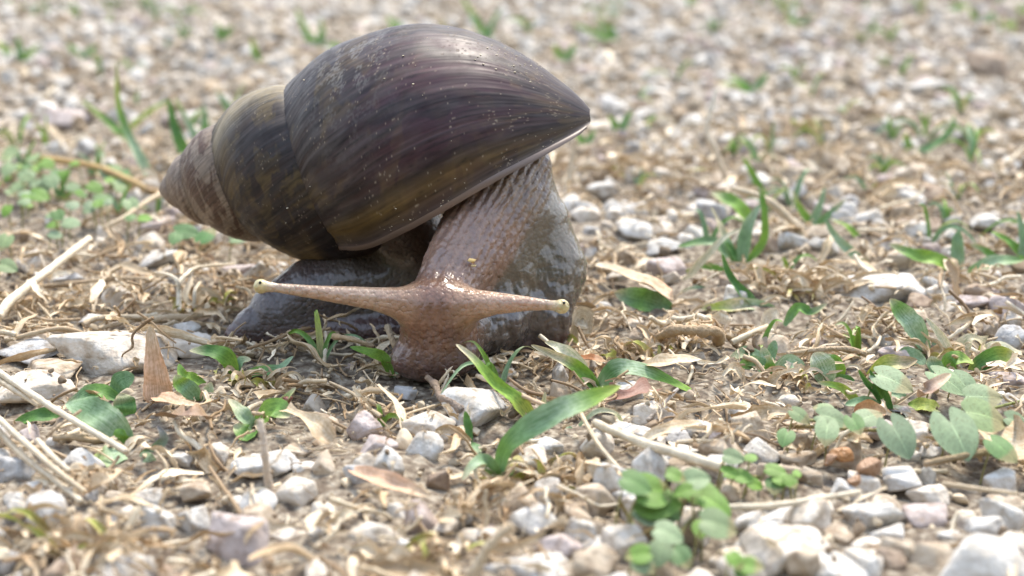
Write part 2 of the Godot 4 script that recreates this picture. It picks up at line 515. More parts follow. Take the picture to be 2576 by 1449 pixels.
# the shell's own pattern: growth lines across the whorl, dark and olive flames, worn grey skin, caked flecks; plus a painted sky sheen on the crown
func shell_print() -> Array:
	var w := 2048
	var h := 256
	var im := Image.create(w, h, false, Image.FORMAT_RGB8)
	var bump := Image.create(w, h, false, Image.FORMAT_RGB8)
	var ro := Image.create(w, h, false, Image.FORMAT_RGB8)
	var n := noise(FastNoiseLite.TYPE_SIMPLEX, 1.0, 4, 5)
	var c := noise(FastNoiseLite.TYPE_CELLULAR, 1.0, 1, 6)
	for x in w:
		var t := (x + 0.5) / w * 5.0 - 4.2
		var line := n.get_noise_1d(t * 60.0)
		var line2 := n.get_noise_1d(t * 180.0 + 300.0)
		for y in h:
			var v := (y + 0.5) / h
			var warp := n.get_noise_2d(t * 3.0, v * 3.0) * 0.05
			var streak := n.get_noise_2d((t + warp * 0.3) * 26.0, v * 1.3 + 50.0)
			var flame := n.get_noise_2d((t + warp * 2.0) * 9.0, v * 2.6 + 90.0) + 0.25 * n.get_noise_2d(t * 30.0, v * 9.0)
			var hair := n.get_noise_2d(t * 95.0, v * 2.0)
			var col := Color(0.062, 0.038, 0.030)                                   # dark umber
			col = col.lerp(Color(0.075, 0.062, 0.058), clampf(0.5 + line * 1.2, 0.0, 1.0))
			col = col.lerp(Color(0.25, 0.18, 0.07), clampf((flame - 0.04) * 3.2, 0.0, 0.9) * clampf(0.75 + streak * 1.2, 0.2, 1.0))      # olive flames
			var violet := exp(-pow((v - 0.6) / 0.3, 2.0) - pow((t - 0.17) / 0.14, 2.0))
			col = col.lerp(Color(0.15, 0.058, 0.08), violet * 0.85)
			col = col.lerp(Color(0.024, 0.018, 0.02), clampf((streak - 0.05) * 2.2, 0.0, 0.62))
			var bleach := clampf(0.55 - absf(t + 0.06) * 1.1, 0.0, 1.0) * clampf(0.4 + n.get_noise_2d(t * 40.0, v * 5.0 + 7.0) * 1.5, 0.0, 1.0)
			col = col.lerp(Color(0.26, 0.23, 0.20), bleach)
			if t > -1.25 and t < -0.5:                                              # the flame across the upper side of the second whorl
				var band := exp(-pow((t + 0.95 + v * 0.03 + warp * 0.4) / 0.05, 2.0))
				col = col.lerp(Color(0.62, 0.52, 0.30), band * 0.9)
				var low := exp(-pow((t + 0.62 + warp) / 0.035, 2.0)) * smoothstep(0.1, 0.2, v) * (1.0 - smoothstep(0.3, 0.42, v))
				col = col.lerp(Color(0.42, 0.31, 0.13), low * 0.85)
			var sky_sheen := clampf(0.5 - absf(t + 0.16) * 1.9, 0.0, 0.5) * (0.6 + 0.8 * n.get_noise_2d(t * 16.0, v * 3.0 + 30.0))
			col = col.lerp(Color(0.21, 0.215, 0.24), clampf(sky_sheen * 1.3, 0.0, 0.75))  # bluish sky reflection on the crown, painted into the colour
			var young := clampf((-1.18 - t) * 2.6 + flame * 0.6, 0.0, 1.0)                  # the spire is tan with brown blotches
			var tan_ := Color(0.46, 0.36, 0.25).lerp(Color(0.17, 0.09, 0.055), clampf(flame * 2.4 + 0.2, 0.0, 0.85))
			col = col.lerp(tan_, young)
			col = col.lerp(Color(0.52, 0.42, 0.31), clampf((-2.6 - t) * 2.0, 0.0, 0.8))
			var line_at := t + 0.055 - 0.02 * v                                              # an old growth stop: a dark line with a rusty edge
			col = col.lerp(Color(0.018, 0.012, 0.014), exp(-pow(line_at / 0.006, 2.0)) * 0.9)
			col = col.lerp(Color(0.24, 0.11, 0.05), exp(-pow((line_at - 0.012) / 0.006, 2.0)) * 0.7)
			if t < -0.6:                                                                    # a dark seam where one whorl meets the next
				col = col.lerp(Color(0.06, 0.04, 0.03), exp(-v * 45.0) * 0.8)
			var edge := LIP - t                                                      # newest growth: mustard, then horn
			col = col.lerp(Color(0.46, 0.30, 0.06), clampf(1.0 - absf(edge - 0.032) / 0.026, 0.0, 1.0) * 0.55 * clampf(1.15 - v * 0.9, 0.0, 1.0))
			col = col.lerp(Color(0.38, 0.30, 0.25), clampf(1.0 - edge / 0.011, 0.0, 1.0) * 0.8)
			var calm := 1.0 - 0.85 * smoothstep(0.72, 0.97, v)
			col = col * (1.0 + (0.38 * hair + 0.28 * line2) * calm)
			var fine := 1.0 - absf(n.get_noise_2d(t * 70.0, v * 0.7 + 500.0)) * 2.0
			col = col * (1.0 - 0.55 * pow(clampf(fine, 0.0, 1.0), 9.0) * calm)               # thin dark growth lines
			var scuff := smoothstep(0.02, 0.22, n.get_noise_2d(t * 22.0, v * 14.0 + 60.0)) * exp(-pow((v - 0.3) / 0.14, 2.0) - pow((t - 0.04) / 0.11, 2.0))
			scuff *= clampf(0.5 + 2.2 * n.get_noise_2d(t * 140.0, v * 60.0 + 20.0), 0.0, 1.0)
			col = col.lerp(Color(0.42, 0.40, 0.34), clampf(scuff, 0.0, 0.7))                  # a scuffed, chalky place
			var fl := n.get_noise_2d(t * 120.0, v * 42.0 + 11.0)
			var where := n.get_noise_2d(t * 9.0, v * 8.0 + 200.0) + 0.8 * exp(-pow((v - 0.79) / 0.07, 2.0) - pow((t - 0.10) / 0.045, 2.0)) + (0.1 if t > -0.4 else 0.0)
			var rough := 0.5 + 0.12 * n.get_noise_2d(t * 20.0, v * 14.0)
			if fl > 0.69 - clampf(where - 0.25, -0.1, 0.6) * 0.42:
				col = col.lerp(Color(0.8, 0.7, 0.5), 0.35 + 0.5 * absf(n.get_noise_2d(t * 60.0, v * 30.0 + 70.0)) * 1.6)
				rough = 0.85
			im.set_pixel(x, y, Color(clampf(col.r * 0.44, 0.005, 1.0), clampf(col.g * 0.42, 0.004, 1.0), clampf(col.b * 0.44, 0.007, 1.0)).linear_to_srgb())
			var b := 0.5 + (0.35 * hair + 0.25 * line2 + 0.2 * line) * calm
			bump.set_pixel(x, y, Color(b, b, b))
			ro.set_pixel(x, y, Color(rough, rough, rough))
	return [ImageTexture.create_from_image(im), ImageTexture.create_from_image(bump), ImageTexture.create_from_image(ro)]

# ------------------------------------------------------------------ the snail's body: one surface
var bones := []          # [a, b, ra, rb, blend, colour a, colour b, skin: 0 plain 1 flank 2 neck 3 tail 4 tentacle]

var chains := []

func chain(pts: Array, blend: float, skin: int) -> void:
	chains.append([bones.size(), bones.size() + pts.size() - 1])
	for i in pts.size() - 1:
		var p: Array = pts[i]
		var q: Array = pts[i + 1]
		bones.append([cam_point(p[0], p[1], p[2]), cam_point(q[0], q[1], q[2]), p[3] * per_px(p[2]), q[3] * per_px(q[2]), blend, p[4], q[4], skin])

func lay_bones() -> void:
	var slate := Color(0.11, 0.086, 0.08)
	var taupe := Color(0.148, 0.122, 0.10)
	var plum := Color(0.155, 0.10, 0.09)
	var olive := Color(0.17, 0.145, 0.105)
	var grey := Color(0.15, 0.128, 0.118)
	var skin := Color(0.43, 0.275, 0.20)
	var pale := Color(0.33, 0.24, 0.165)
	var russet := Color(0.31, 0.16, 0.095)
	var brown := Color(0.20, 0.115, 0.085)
	var amber := Color(0.55, 0.34, 0.21)
	var peach := Color(0.70, 0.49, 0.34)
	var cream := Color(0.70, 0.57, 0.42)
	var lemon := Color(0.85, 0.76, 0.38)
	# hind foot, curling off to the left under the shell
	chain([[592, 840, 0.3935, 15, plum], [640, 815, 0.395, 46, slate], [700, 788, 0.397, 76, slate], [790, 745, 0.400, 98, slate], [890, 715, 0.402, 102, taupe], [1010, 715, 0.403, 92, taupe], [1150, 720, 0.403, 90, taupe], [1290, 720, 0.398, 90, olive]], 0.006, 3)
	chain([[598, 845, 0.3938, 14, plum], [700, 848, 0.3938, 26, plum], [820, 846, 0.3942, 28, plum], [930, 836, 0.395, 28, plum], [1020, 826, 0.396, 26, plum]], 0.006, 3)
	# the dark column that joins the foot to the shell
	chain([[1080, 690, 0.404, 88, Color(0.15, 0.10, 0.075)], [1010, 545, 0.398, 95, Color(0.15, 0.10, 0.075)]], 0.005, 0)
	# flank
	chain([[1334, 430, 0.388, 42, olive], [1350, 560, 0.3915, 84, olive], [1364, 680, 0.394, 110, olive], [1344, 785, 0.389, 78, grey]], 0.006, 1)
	chain([[1290, 560, 0.386, 84, olive], [1265, 680, 0.383, 80, olive], [1240, 790, 0.381, 62, grey]], 0.007, 1)
	chain([[1364, 700, 0.392, 86, olive], [1402, 802, 0.3875, 24, grey]], 0.005, 1)
	chain([[1190, 872, 0.381, 18, brown], [1240, 876, 0.3835, 14, grey], [1330, 866, 0.3865, 15, plum], [1404, 850, 0.388, 14, plum]], 0.0045, 1)
	# neck and head
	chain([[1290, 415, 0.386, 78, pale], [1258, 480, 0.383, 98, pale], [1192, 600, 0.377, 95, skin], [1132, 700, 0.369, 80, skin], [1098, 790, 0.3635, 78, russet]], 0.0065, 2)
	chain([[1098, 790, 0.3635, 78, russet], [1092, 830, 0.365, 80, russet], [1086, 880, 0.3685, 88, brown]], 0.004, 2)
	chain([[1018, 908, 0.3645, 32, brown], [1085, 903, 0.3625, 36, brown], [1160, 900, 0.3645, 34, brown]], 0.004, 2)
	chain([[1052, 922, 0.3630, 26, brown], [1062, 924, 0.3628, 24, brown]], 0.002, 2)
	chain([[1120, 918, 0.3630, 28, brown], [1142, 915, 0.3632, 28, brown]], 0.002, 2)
	# the sole spreading from the head to the flank
	chain([[1140, 838, 0.3690, 58, brown], [1190, 832, 0.3745, 58, grey], [1245, 815, 0.3795, 60, grey]], 0.007, 1)
	# upper tentacles
	chain([[1058, 768, 0.3605, 52, russet], [1010, 763, 0.3595, 42, amber], [940, 751, 0.359, 29, peach], [800, 736, 0.358, 18, peach], [680, 722, 0.357, 11, cream]], 0.0035, 4)
	chain([[680, 722, 0.357, 11, cream], [657, 720, 0.357, 19, lemon], [656, 720, 0.357, 19, lemon]], 0.0008, 4)
	chain([[1135, 770, 0.360, 54, russet], [1180, 768, 0.359, 44, amber], [1245, 763, 0.3575, 29, peach], [1330, 764, 0.355, 18, peach], [1400, 769, 0.353, 11.5, cream]], 0.0035, 4)
	chain([[1400, 769, 0.353, 11.5, cream], [1413, 771, 0.3527, 19, lemon], [1414, 771, 0.3527, 19, lemon]], 0.0008, 4)

func make_body(snail: Node3D) -> void:
	lay_bones()
	var cell := 0.00046
	var lo := Vector3.INF
	var hi := -Vector3.INF
	for b in bones:
		var r := maxf(b[2], b[3]) + 0.002
		lo = lo.min(b[0] - Vector3.ONE * r).min(b[1] - Vector3.ONE * r)
		hi = hi.max(b[0] + Vector3.ONE * r).max(b[1] + Vector3.ONE * r)
	lo.y = -0.0015
	var nx := int((hi.x - lo.x) / cell) + 2
	var ny := int((hi.y - lo.y) / cell) + 2
	var nz := int((hi.z - lo.z) / cell) + 2
	var sx := 1
	var sy := nx
	var sz := nx * ny
	var field := PackedFloat32Array()
	field.resize(nx * ny * nz)
	field.fill(0.02)
	for ch in chains:
		var c0 := Vector3.INF
		var c1 := -Vector3.INF
		var k: float = bones[ch[0]][4]
		for bi in range(ch[0], ch[1]):
			var b: Array = bones[bi]
			var reach := maxf(b[2], b[3]) + k * 0.8 + cell * 2.0
			c0 = c0.min(b[0] - Vector3.ONE * reach).min(b[1] - Vector3.ONE * reach)
			c1 = c1.max(b[0] + Vector3.ONE * reach).max(b[1] + Vector3.ONE * reach)
		var q0 := Vector3i(((c0 - lo) / cell).floor()).clamp(Vector3i.ZERO, Vector3i(nx - 1, ny - 1, nz - 1))
		var q1 := Vector3i(((c1 - lo) / cell).ceil()).clamp(Vector3i.ZERO, Vector3i(nx - 1, ny - 1, nz - 1))
		var w := q1.x - q0.x + 1
		var hh := q1.y - q0.y + 1
		var own := PackedFloat32Array()
		own.resize(w * hh * (q1.z - q0.z + 1))
		own.fill(0.02)
		for bi in range(ch[0], ch[1]):
			var b: Array = bones[bi]
			var a: Vector3 = b[0]
			var e: Vector3 = b[1] - a
			var l2 := maxf(e.length_squared(), 1e-12)
			var ra: float = b[2]
			var dr: float = b[3] - ra
			var reach := maxf(ra, b[3]) + k * 0.8 + cell * 2.0
			var p0 := Vector3i(((a.min(b[1]) - Vector3.ONE * reach - lo) / cell).floor()).clamp(q0, q1)
			var p1 := Vector3i(((a.max(b[1]) + Vector3.ONE * reach - lo) / cell).ceil()).clamp(q0, q1)
			for z in range(p0.z, p1.z + 1):
				for y in range(p0.y, p1.y + 1):
					var at := ((z - q0.z) * hh + y - q0.y) * w - q0.x
					var q := lo + Vector3(0, y, z) * cell - a
					for x in range(p0.x, p1.x + 1):
						var g := q + Vector3(x * cell, 0, 0)
						var h := clampf(g.dot(e) / l2, 0.0, 1.0)
						var d := (g - e * h).length() - ra - dr * h
						if d < own[at + x]:
							own[at + x] = d
		for z in range(q0.z, q1.z + 1):
			for y in range(q0.y, q1.y + 1):
				var at := ((z - q0.z) * hh + y - q0.y) * w - q0.x
				var to := z * sz + y * sy
				for x in range(q0.x, q1.x + 1):
					var d := own[at + x]
					if d > 0.0199:
						continue
					var f := field[to + x]
					var m := k - absf(d - f)
					if m > 0.0:
						field[to + x] = minf(d, f) - m * m / k * 0.25
					elif d < f:
						field[to + x] = d
	for z in nz:
		for y in ny:
			var cut := 0.0003 - (lo.y + y * cell)
			if cut > -0.003:
				var at := z * sz + y * sy
				for x in nx:
					field[at + x] = maxf(field[at + x], cut)
	# surface nets
	var s := Shape.new()
	var id := PackedInt32Array()
	id.resize(field.size())
	id.fill(-1)
	var off := [0, sx, sy, sx + sy, sz, sz + sx, sz + sy, sz + sx + sy]
	var corner := [Vector3(0, 0, 0), Vector3(1, 0, 0), Vector3(0, 1, 0), Vector3(1, 1, 0), Vector3(0, 0, 1), Vector3(1, 0, 1), Vector3(0, 1, 1), Vector3(1, 1, 1)]
	var edges := [[0, 1], [2, 3], [4, 5], [6, 7], [0, 2], [1, 3], [4, 6], [5, 7], [0, 4], [1, 5], [2, 6], [3, 7]]
	var near := cell * 2.0
	for z in nz - 1:
		for y in ny - 1:
			var at := z * sz + y * sy
			for x in nx - 1:
				var i := at + x
				if absf(field[i]) > near:
					continue
				var inside := 0
				for o in off:
					if field[i + o] < 0.0:
						inside += 1
				if inside == 0 or inside == 8:
					continue
				var sum := Vector3.ZERO
				var cnt := 0
				for e in edges:
					var fa := field[i + off[e[0]]]
					var fb := field[i + off[e[1]]]
					if (fa < 0.0) != (fb < 0.0):
						sum += corner[e[0]].lerp(corner[e[1]], fa / (fa - fb))
						cnt += 1
				id[i] = s.vert(lo + (Vector3(x, y, z) + sum / cnt) * cell)
	for z in range(1, nz - 1):
		for y in range(1, ny - 1):
			var at := z * sz + y * sy
			for x in range(1, nx - 1):
				var i := at + x
				if id[i] < 0:
					continue
				var f0 := field[i] < 0.0
				if f0 != (field[i + sx] < 0.0) and id[i - sy] >= 0 and id[i - sz] >= 0 and id[i - sy - sz] >= 0:
					if f0: s.quad(id[i], id[i - sz], id[i - sy - sz], id[i - sy])
					else: s.quad(id[i], id[i - sy], id[i - sy - sz], id[i - sz])
				if f0 != (field[i + sy] < 0.0) and id[i - sx] >= 0 and id[i - sz] >= 0 and id[i - sx - sz] >= 0:
					if f0: s.quad(id[i], id[i - sx], id[i - sx - sz], id[i - sz])
					else: s.quad(id[i], id[i - sz], id[i - sx - sz], id[i - sx])
				if f0 != (field[i + sz] < 0.0) and id[i - sx] >= 0 and id[i - sy] >= 0 and id[i - sx - sy] >= 0:
					if f0: s.quad(id[i], id[i - sy], id[i - sx - sy], id[i - sx])
					else: s.quad(id[i], id[i - sx], id[i - sx - sy], id[i - sy])
	# skin: colour of the nearest stretches of body, wrinkles and warts as relief
	var n0 := s.normals()
	var wart := noise(FastNoiseLite.TYPE_CELLULAR, 330.0, 1, 3)
	wart.cellular_jitter = 0.9
	var wart2 := noise(FastNoiseLite.TYPE_CELLULAR, 760.0, 1, 4)
	var soft := noise(FastNoiseLite.TYPE_SIMPLEX, 180.0, 3, 5)
	var tone := noise(FastNoiseLite.TYPE_SIMPLEX, 420.0, 4, 6)
	var along: Vector3 = (cam_point(1258, 480, 0.383) - cam_point(1132, 700, 0.369)).normalized()
	var slick := PackedFloat32Array()
	slick.resize(s.v.size())
	var over := along.cross(Vector3(0.25, 0.5, 1.0)).normalized()
	for i in s.v.size():
		var p := s.v[i]
		var col := Color(0, 0, 0, 0)
		var w := 0.0
		var kinds := [0.0, 0.0, 0.0, 0.0, 0.0]
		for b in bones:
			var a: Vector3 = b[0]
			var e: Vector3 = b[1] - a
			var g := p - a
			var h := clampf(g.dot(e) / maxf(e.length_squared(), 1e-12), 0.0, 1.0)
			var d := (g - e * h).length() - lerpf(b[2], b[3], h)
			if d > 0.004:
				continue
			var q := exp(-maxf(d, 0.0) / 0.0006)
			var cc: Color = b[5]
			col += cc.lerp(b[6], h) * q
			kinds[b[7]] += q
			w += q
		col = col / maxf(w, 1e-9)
		for k in 5:
			kinds[k] /= maxf(w, 1e-9)
		var slant := Vector3(p.x * 0.8 + p.y * 0.25, p.y * 0.62 - p.x * 0.2, p.z)
		var big := -wart.get_noise_3d(slant.x, slant.y, slant.z)
		var small := -wart2.get_noise_3d(p.x, p.y * 0.75, p.z)
		var low := clampf(1.35 - p.y / 0.022, 0.12, 1.0)
		var lift: float = kinds[1] * low * (0.0015 * (1.0 - pow(1.0 - big, 2.2) - 0.7) + 0.0005 * (1.0 - pow(1.0 - small, 2.2) - 0.7))
		lift += kinds[3] * (0.00016 * (big - 0.55) + 0.0002 * (small - 0.5))
		var q3 := p - along * p.dot(along) * 0.86
		var groove := -wart2.get_noise_3d(q3.x * 1.1, q3.y * 1.1, q3.z * 1.1)
		lift += kinds[2] * (0.0003 * (groove - 0.5) + 0.0004 * (small - 0.5))
		var across := p.dot(over) * TAU / 0.0019 + soft.get_noise_3dv(p) * 1.4
		var furrow := pow(absf(sin(across * 0.5)), 0.6)
		var high := smoothstep(0.012, 0.022, p.y)
		lift += kinds[2] * high * 0.00055 * (furrow - 0.6)
		lift += kinds[4] * 0.00008 * (small - 0.5)
		col = col * (1.0 + 0.28 * tone.get_noise_3dv(p))
		col = col.lerp(Color(0.25, 0.2, 0.22), kinds[2] * clampf(soft.get_noise_3d(p.x * 2.0, p.y * 0.6, p.z) * 1.6, 0.0, 0.25))
		s.v[i] = p + n0[i] * lift - snail.position
		col.a = 1.0
		slick[i] = kinds[1]
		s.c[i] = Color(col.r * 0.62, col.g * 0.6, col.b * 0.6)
	var gn := noise(FastNoiseLite.TYPE_CELLULAR, 0.085, 1, 8)
	var grain := noise_tex(gn, [[0.0, Color(1, 1, 1)], [0.5, Color(0.8, 0.8, 0.8)], [1.0, Color(0, 0, 0)]])
	var skins := []
	for wet in 2:
		var m := StandardMaterial3D.new()
		m.vertex_color_use_as_albedo = true
		m.roughness = 0.36 if wet == 0 else 0.25
		m.metallic_specular = 0.42 if wet == 0 else 0.4
		m.clearcoat_enabled = true
		m.clearcoat = 0.65 if wet == 0 else 1.0
		m.clearcoat_roughness = 0.12 if wet == 0 else 0.08
		m.subsurf_scatter_enabled = true
		m.subsurf_scatter_strength = 0.06
		m.heightmap_enabled = true
		m.heightmap_texture = grain
		m.heightmap_scale = 0.06 if wet == 0 else 0.036
		m.uv1_triplanar = true
		m.uv1_world_triplanar = true
		m.uv1_scale = Vector3.ONE * 27.0
		skins.append(m)
	var dry := PackedInt32Array()
	var damp := PackedInt32Array()
	for i in range(0, s.ix.size(), 3):
		if slick[s.ix[i]] > 0.5:
			damp.append_array(s.ix.slice(i, i + 3))
		else:
			dry.append_array(s.ix.slice(i, i + 3))
	var bn := s.normals()
	s.ix = dry
	var bm := s.mesh(bn)
	s.ix = damp
	var wm := s.mesh(bn)
	bm.add_surface_from_arrays(Mesh.PRIMITIVE_TRIANGLES, wm.surface_get_arrays(0))
	bm.surface_set_material(0, skins[0])
	bm.surface_set_material(1, skins[1])
	var body := obj("body", bm, null, snail)
	var em := StandardMaterial3D.new()
	em.albedo_color = lin(0.02, 0.017, 0.015)
	em.roughness = 0.2
	for q in [[654, 711, 0.3553], [1419, 762, 0.351]]:
		var ball := SphereMesh.new()
		ball.radius = 0.00034
		ball.height = 0.00068
		ball.radial_segments = 12
		ball.rings = 8
		var o := obj("eye", ball, em, body)
		o.position = cam_point(q[0], q[1], q[2]) - snail.position
# ------------------------------------------------------------------ the ground and what lies on it
const GX := 0.46
const GZ0 := -0.80
const GZ1 := 0.20
const GC := 0.0016
var gw := 0
var gh := 0
var pile := PackedFloat32Array()
var rolls: FastNoiseLite
var clods: FastNoiseLite
var foot := []

func earth(x: float, z: float) -> float:
	var y := 0.0032 * rolls.get_noise_2d(x, z) + 0.0011 * clods.get_noise_2d(x, z)
	var clear := smoothstep(0.0, 0.022, foot_gap(x, z))
	var near := smoothstep(0.03, 0.09, z)
	return lerpf(-0.0006, y, clear) + near * 0.001

func foot_gap(x: float, z: float) -> float:
	var d := 9.0
	for f in foot:
		var a: Vector2 = f[0]
		var e: Vector2 = f[1] - a
		var g := Vector2(x, z) - a
		var h := clampf(g.dot(e) / maxf(e.length_squared(), 1e-9), 0.0, 1.0)
		d = minf(d, (g - e * h).length() - f[2])
	return d

func lay_pile() -> void:
	rolls = noise(FastNoiseLite.TYPE_SIMPLEX, 14.0, 3, 51)
	clods = noise(FastNoiseLite.TYPE_SIMPLEX, 90.0, 3, 52)
	for b in bones:
		if minf(b[0].y - b[2], b[1].y - b[3]) < 0.002 and maxf(b[0].y, b[1].y) < 0.02:
			foot.append([Vector2(b[0].x, b[0].z), Vector2(b[1].x, b[1].z), maxf(b[2], b[3]) * 0.9])
	gw = int(2.0 * GX / GC)
	gh = int((GZ1 - GZ0) / GC)
	pile.resize(gw * gh)
	for k in gh:
		for i in gw:
			var x := -GX + i * GC
			var z := GZ0 + k * GC
			pile[k * gw + i] = 0.0032 * rolls.get_noise_2d(x, z) + 0.0011 * clods.get_noise_2d(x, z) if absf(x + 0.02) > 0.1 or z < -0.12 or z > 0.08 else earth(x, z)

func top_at(x: float, z: float) -> float:
	var i := clampi(int((x + GX) / GC), 0, gw - 1)
	var k := clampi(int((z - GZ0) / GC), 0, gh - 1)
	return pile[k * gw + i]

func heap(x: float, z: float, rx: float, rz: float, y: float, high: float) -> void:
	var i0 := maxi(0, int((x - rx + GX) / GC))
	var i1 := mini(gw - 1, int((x + rx + GX) / GC))
	var k0 := maxi(0, int((z - rz - GZ0) / GC))
	var k1 := mini(gh - 1, int((z + rz - GZ0) / GC))
	for k in range(k0, k1 + 1):
		for i in range(i0, i1 + 1):
			var u := (-GX + i * GC - x) / rx
			var v := (GZ0 + k * GC - z) / rz
			var q := 1.0 - u * u - v * v
			if q > 0.0:
				var t := y + high * (pow(q, 0.4) * 2.0 - 1.0) * 0.5 + high * 0.5 * 0.0
				if t > pile[k * gw + i]:
					pile[k * gw + i] = t

func make_ground() -> void:
	lay_pile()
	# one sheet: fine squares under the picture, ever wider ones out to the horizon
	var xs := PackedFloat32Array()
	var zs := PackedFloat32Array()
	var far := [60.0, 30.0, 15.0, 7.0, 3.5, 2.0, 1.3, 0.9, 0.7, 0.56]
	for f in far: xs.append(-f)
	for i in 301: xs.append(-GX + i * (2.0 * GX / 300.0))
	for i in far.size(): xs.append(far[far.size() - 1 - i])
	for f in far: zs.append(-f - 0.4)
	for i in 331: zs.append(GZ0 + i * ((GZ1 - GZ0) / 330.0))
	for i in far.size(): zs.append(far[far.size() - 1 - i] - 0.2)
	var s := Shape.new()
	for z in zs:
		for x in xs:
			s.vert(Vector3(x, earth(x, z), z))
	var n := xs.size()
	for k in zs.size() - 1:
		for i in n - 1:
			var a := k * n + i
			s.quad(a, a + 1, a + n + 1, a + n)
	obj("ground", s.mesh(), soil_mat).set_meta("kind", "structure")

# ------------------------------------------------------------------ stones
var rocks := []

func ball(times: int) -> Shape:
	var s := Shape.new()
	var g := (1.0 + sqrt(5.0)) / 2.0
	for p in [[-1, g, 0], [1, g, 0], [-1, -g, 0], [1, -g, 0], [0, -1, g], [0, 1, g], [0, -1, -g], [0, 1, -g], [g, 0, -1], [g, 0, 1], [-g, 0, -1], [-g, 0, 1]]:
		s.vert(Vector3(p[0], p[1], p[2]).normalized())
	s.ix = PackedInt32Array([0, 5, 11, 0, 1, 5, 0, 7, 1, 0, 10, 7, 0, 11, 10, 1, 9, 5, 5, 4, 11, 11, 2, 10, 10, 6, 7, 7, 8, 1, 3, 4, 9, 3, 2, 4, 3, 6, 2, 3, 8, 6, 3, 9, 8, 4, 5, 9, 2, 11, 4, 6, 10, 2, 8, 7, 6, 9, 1, 8])
	for t in times:
		var mids := {}
		var old := s.ix
		s.ix = PackedInt32Array()
		for i in range(0, old.size(), 3):
			var m := []
			for e in 3:
				var a := old[i + e]
				var b := old[i + (e + 1) % 3]
				var key := mini(a, b) * 100000 + maxi(a, b)
				if not mids.has(key):
					mids[key] = s.vert((s.v[a] + s.v[b]).normalized())
				m.append(mids[key])
			s.tri(old[i], m[0], m[2]); s.tri(old[i + 1], m[1], m[0]); s.tri(old[i + 2], m[2], m[1]); s.tri(m[0], m[1], m[2])
	return s

# a broken stone: a ball cut by planes, its edges worn, its faces uneven; sits in a box of -1..1 on every axis
func make_rocks() -> void:
	var unit := ball(3)
	var bump := noise(FastNoiseLite.TYPE_SIMPLEX, 1.5, 4, 21)
	for kind in 28:
		var planes := []
		var count := 7 + kind % 5
		for i in count:      # spread round the stone, each a little askew
			var up := 1.0 - 2.0 * (i + 0.5) / count
			var round_ := i * 2.4 + kind
			var n := Vector3(cos(round_) * sqrt(1.0 - up * up), up, sin(round_) * sqrt(1.0 - up * up)) + Vector3(rng.randfn(), rng.randfn(), rng.randfn()) * 0.3
			planes.append([n.normalized(), rng.randf_range(0.52, 0.86)])
		planes.append([Vector3(rng.randfn() * 0.2, 1, rng.randfn() * 0.2).normalized(), rng.randf_range(0.5, 0.7)])
		planes.append([Vector3.DOWN, 0.6])
		var worn := rng.randf_range(22.0, 60.0) if kind < 20 else rng.randf_range(8.0, 13.0)
		var s := Shape.new()
		var lo := Vector3.INF
		var hi := -Vector3.INF
		for d in unit.v:
			var acc := pow(1.0 / 1.3, worn)
			for p in planes:
				var c: float = d.dot(p[0])
				if c > 0.05:
					acc += pow(c / p[1], worn)
			var r := pow(acc, -1.0 / worn)
			var q := d * r
			q += d * (0.04 * bump.get_noise_3d(q.x + kind * 7.0, q.y, q.z) + 0.016 * bump.get_noise_3d(q.x * 4.0, q.y * 4.0 + kind * 5.0, q.z * 4.0))
			lo = lo.min(q); hi = hi.max(q)
			s.vert(q)
		for i in s.v.size():
			s.v[i] = (s.v[i] - (lo + hi) * 0.5) / ((hi - lo) * 0.5)
			var g := 1.0 + 0.16 * bump.get_noise_3d(s.v[i].x * 2.0, s.v[i].y * 2.0 + kind, s.v[i].z * 2.0)
			s.c[i] = Color(g, g, g * 0.98)
		s.ix = unit.ix
		rocks.append(s.mesh())

const PALE := 0
const WARM := 1
const BUFF := 2
const BROWN := 3
const LILAC := 4
const BLUE := 5

# a stone that the photo shows at (x, y), w by h there
func stone(x: float, y: float, w: float, h: float, tone: int, kind: int, label: String, turn := 999.0) -> void:
	var p := on_ground(x, y + h * 0.36, 0.002)
	var s := per_px(depth_of(p))
	var rx := w * s * 0.5
	var ry := clampf(h * s * 0.5 * 0.8, rx * 0.3, rx * 1.5)
	var rz := rx * rng.randf_range(0.75, 0.95)
	p.z -= rz * 0.55
	p.y = maxf(top_at(p.x, p.z), 0.0) * 0.5 + ry * 0.62
	var o := obj("pebble", rocks[kind % rocks.size()], stone_mats[tone])
	var yaw := rng.randf_range(-0.5, 0.5) if turn > 900.0 else deg_to_rad(turn)
	o.transform = Transform3D(Basis.from_euler(Vector3(rng.randf_range(-0.12, 0.12), yaw, rng.randf_range(-0.12, 0.12))) * Basis.from_scale(Vector3(rx, ry, rz)), p)
	tag(o, label, "pebble")
	heap(p.x, p.z, rx, rz, p.y, ry * 2.0)
	keep(p, rx * 0.85)
	taken.append([p.x, p.z, maxf(rx, rz)])

var taken := []
var marks := []          # [x, y, words]: things in view that a label may lean on

func beside(at: Vector2) -> String:
	var best := ""
	var d := 1e9
	for m in marks:
		var e := Vector2((at.x - m[0]), (at.y - m[1]) * 1.6).length()
		if e < d:
			d = e
			var dx: float = at.x - m[0]
			var dy: float = at.y - m[1]
			var side := "below" if dy > 0.0 else "above"
			if absf(dx) > absf(dy) * 1.2:
				side = "right of" if dx > 0.0 else "left of"
			best = side + " the " + m[2]
	return best

var kept := {}           # squares of 2 mm, on and just before the hand-placed plants, that loose bits keep off

func keep(p: Vector3, r: float) -> void:
	var n := int(ceil(r / 0.002))
	var cx := int(floor(p.x / 0.002))
	var cz := int(floor(p.z / 0.002))
	for i in range(cx - n, cx + n + 1):
		for k in range(cz - n, cz + n * 2 + 2):
			kept[Vector2i(i, k)] = true

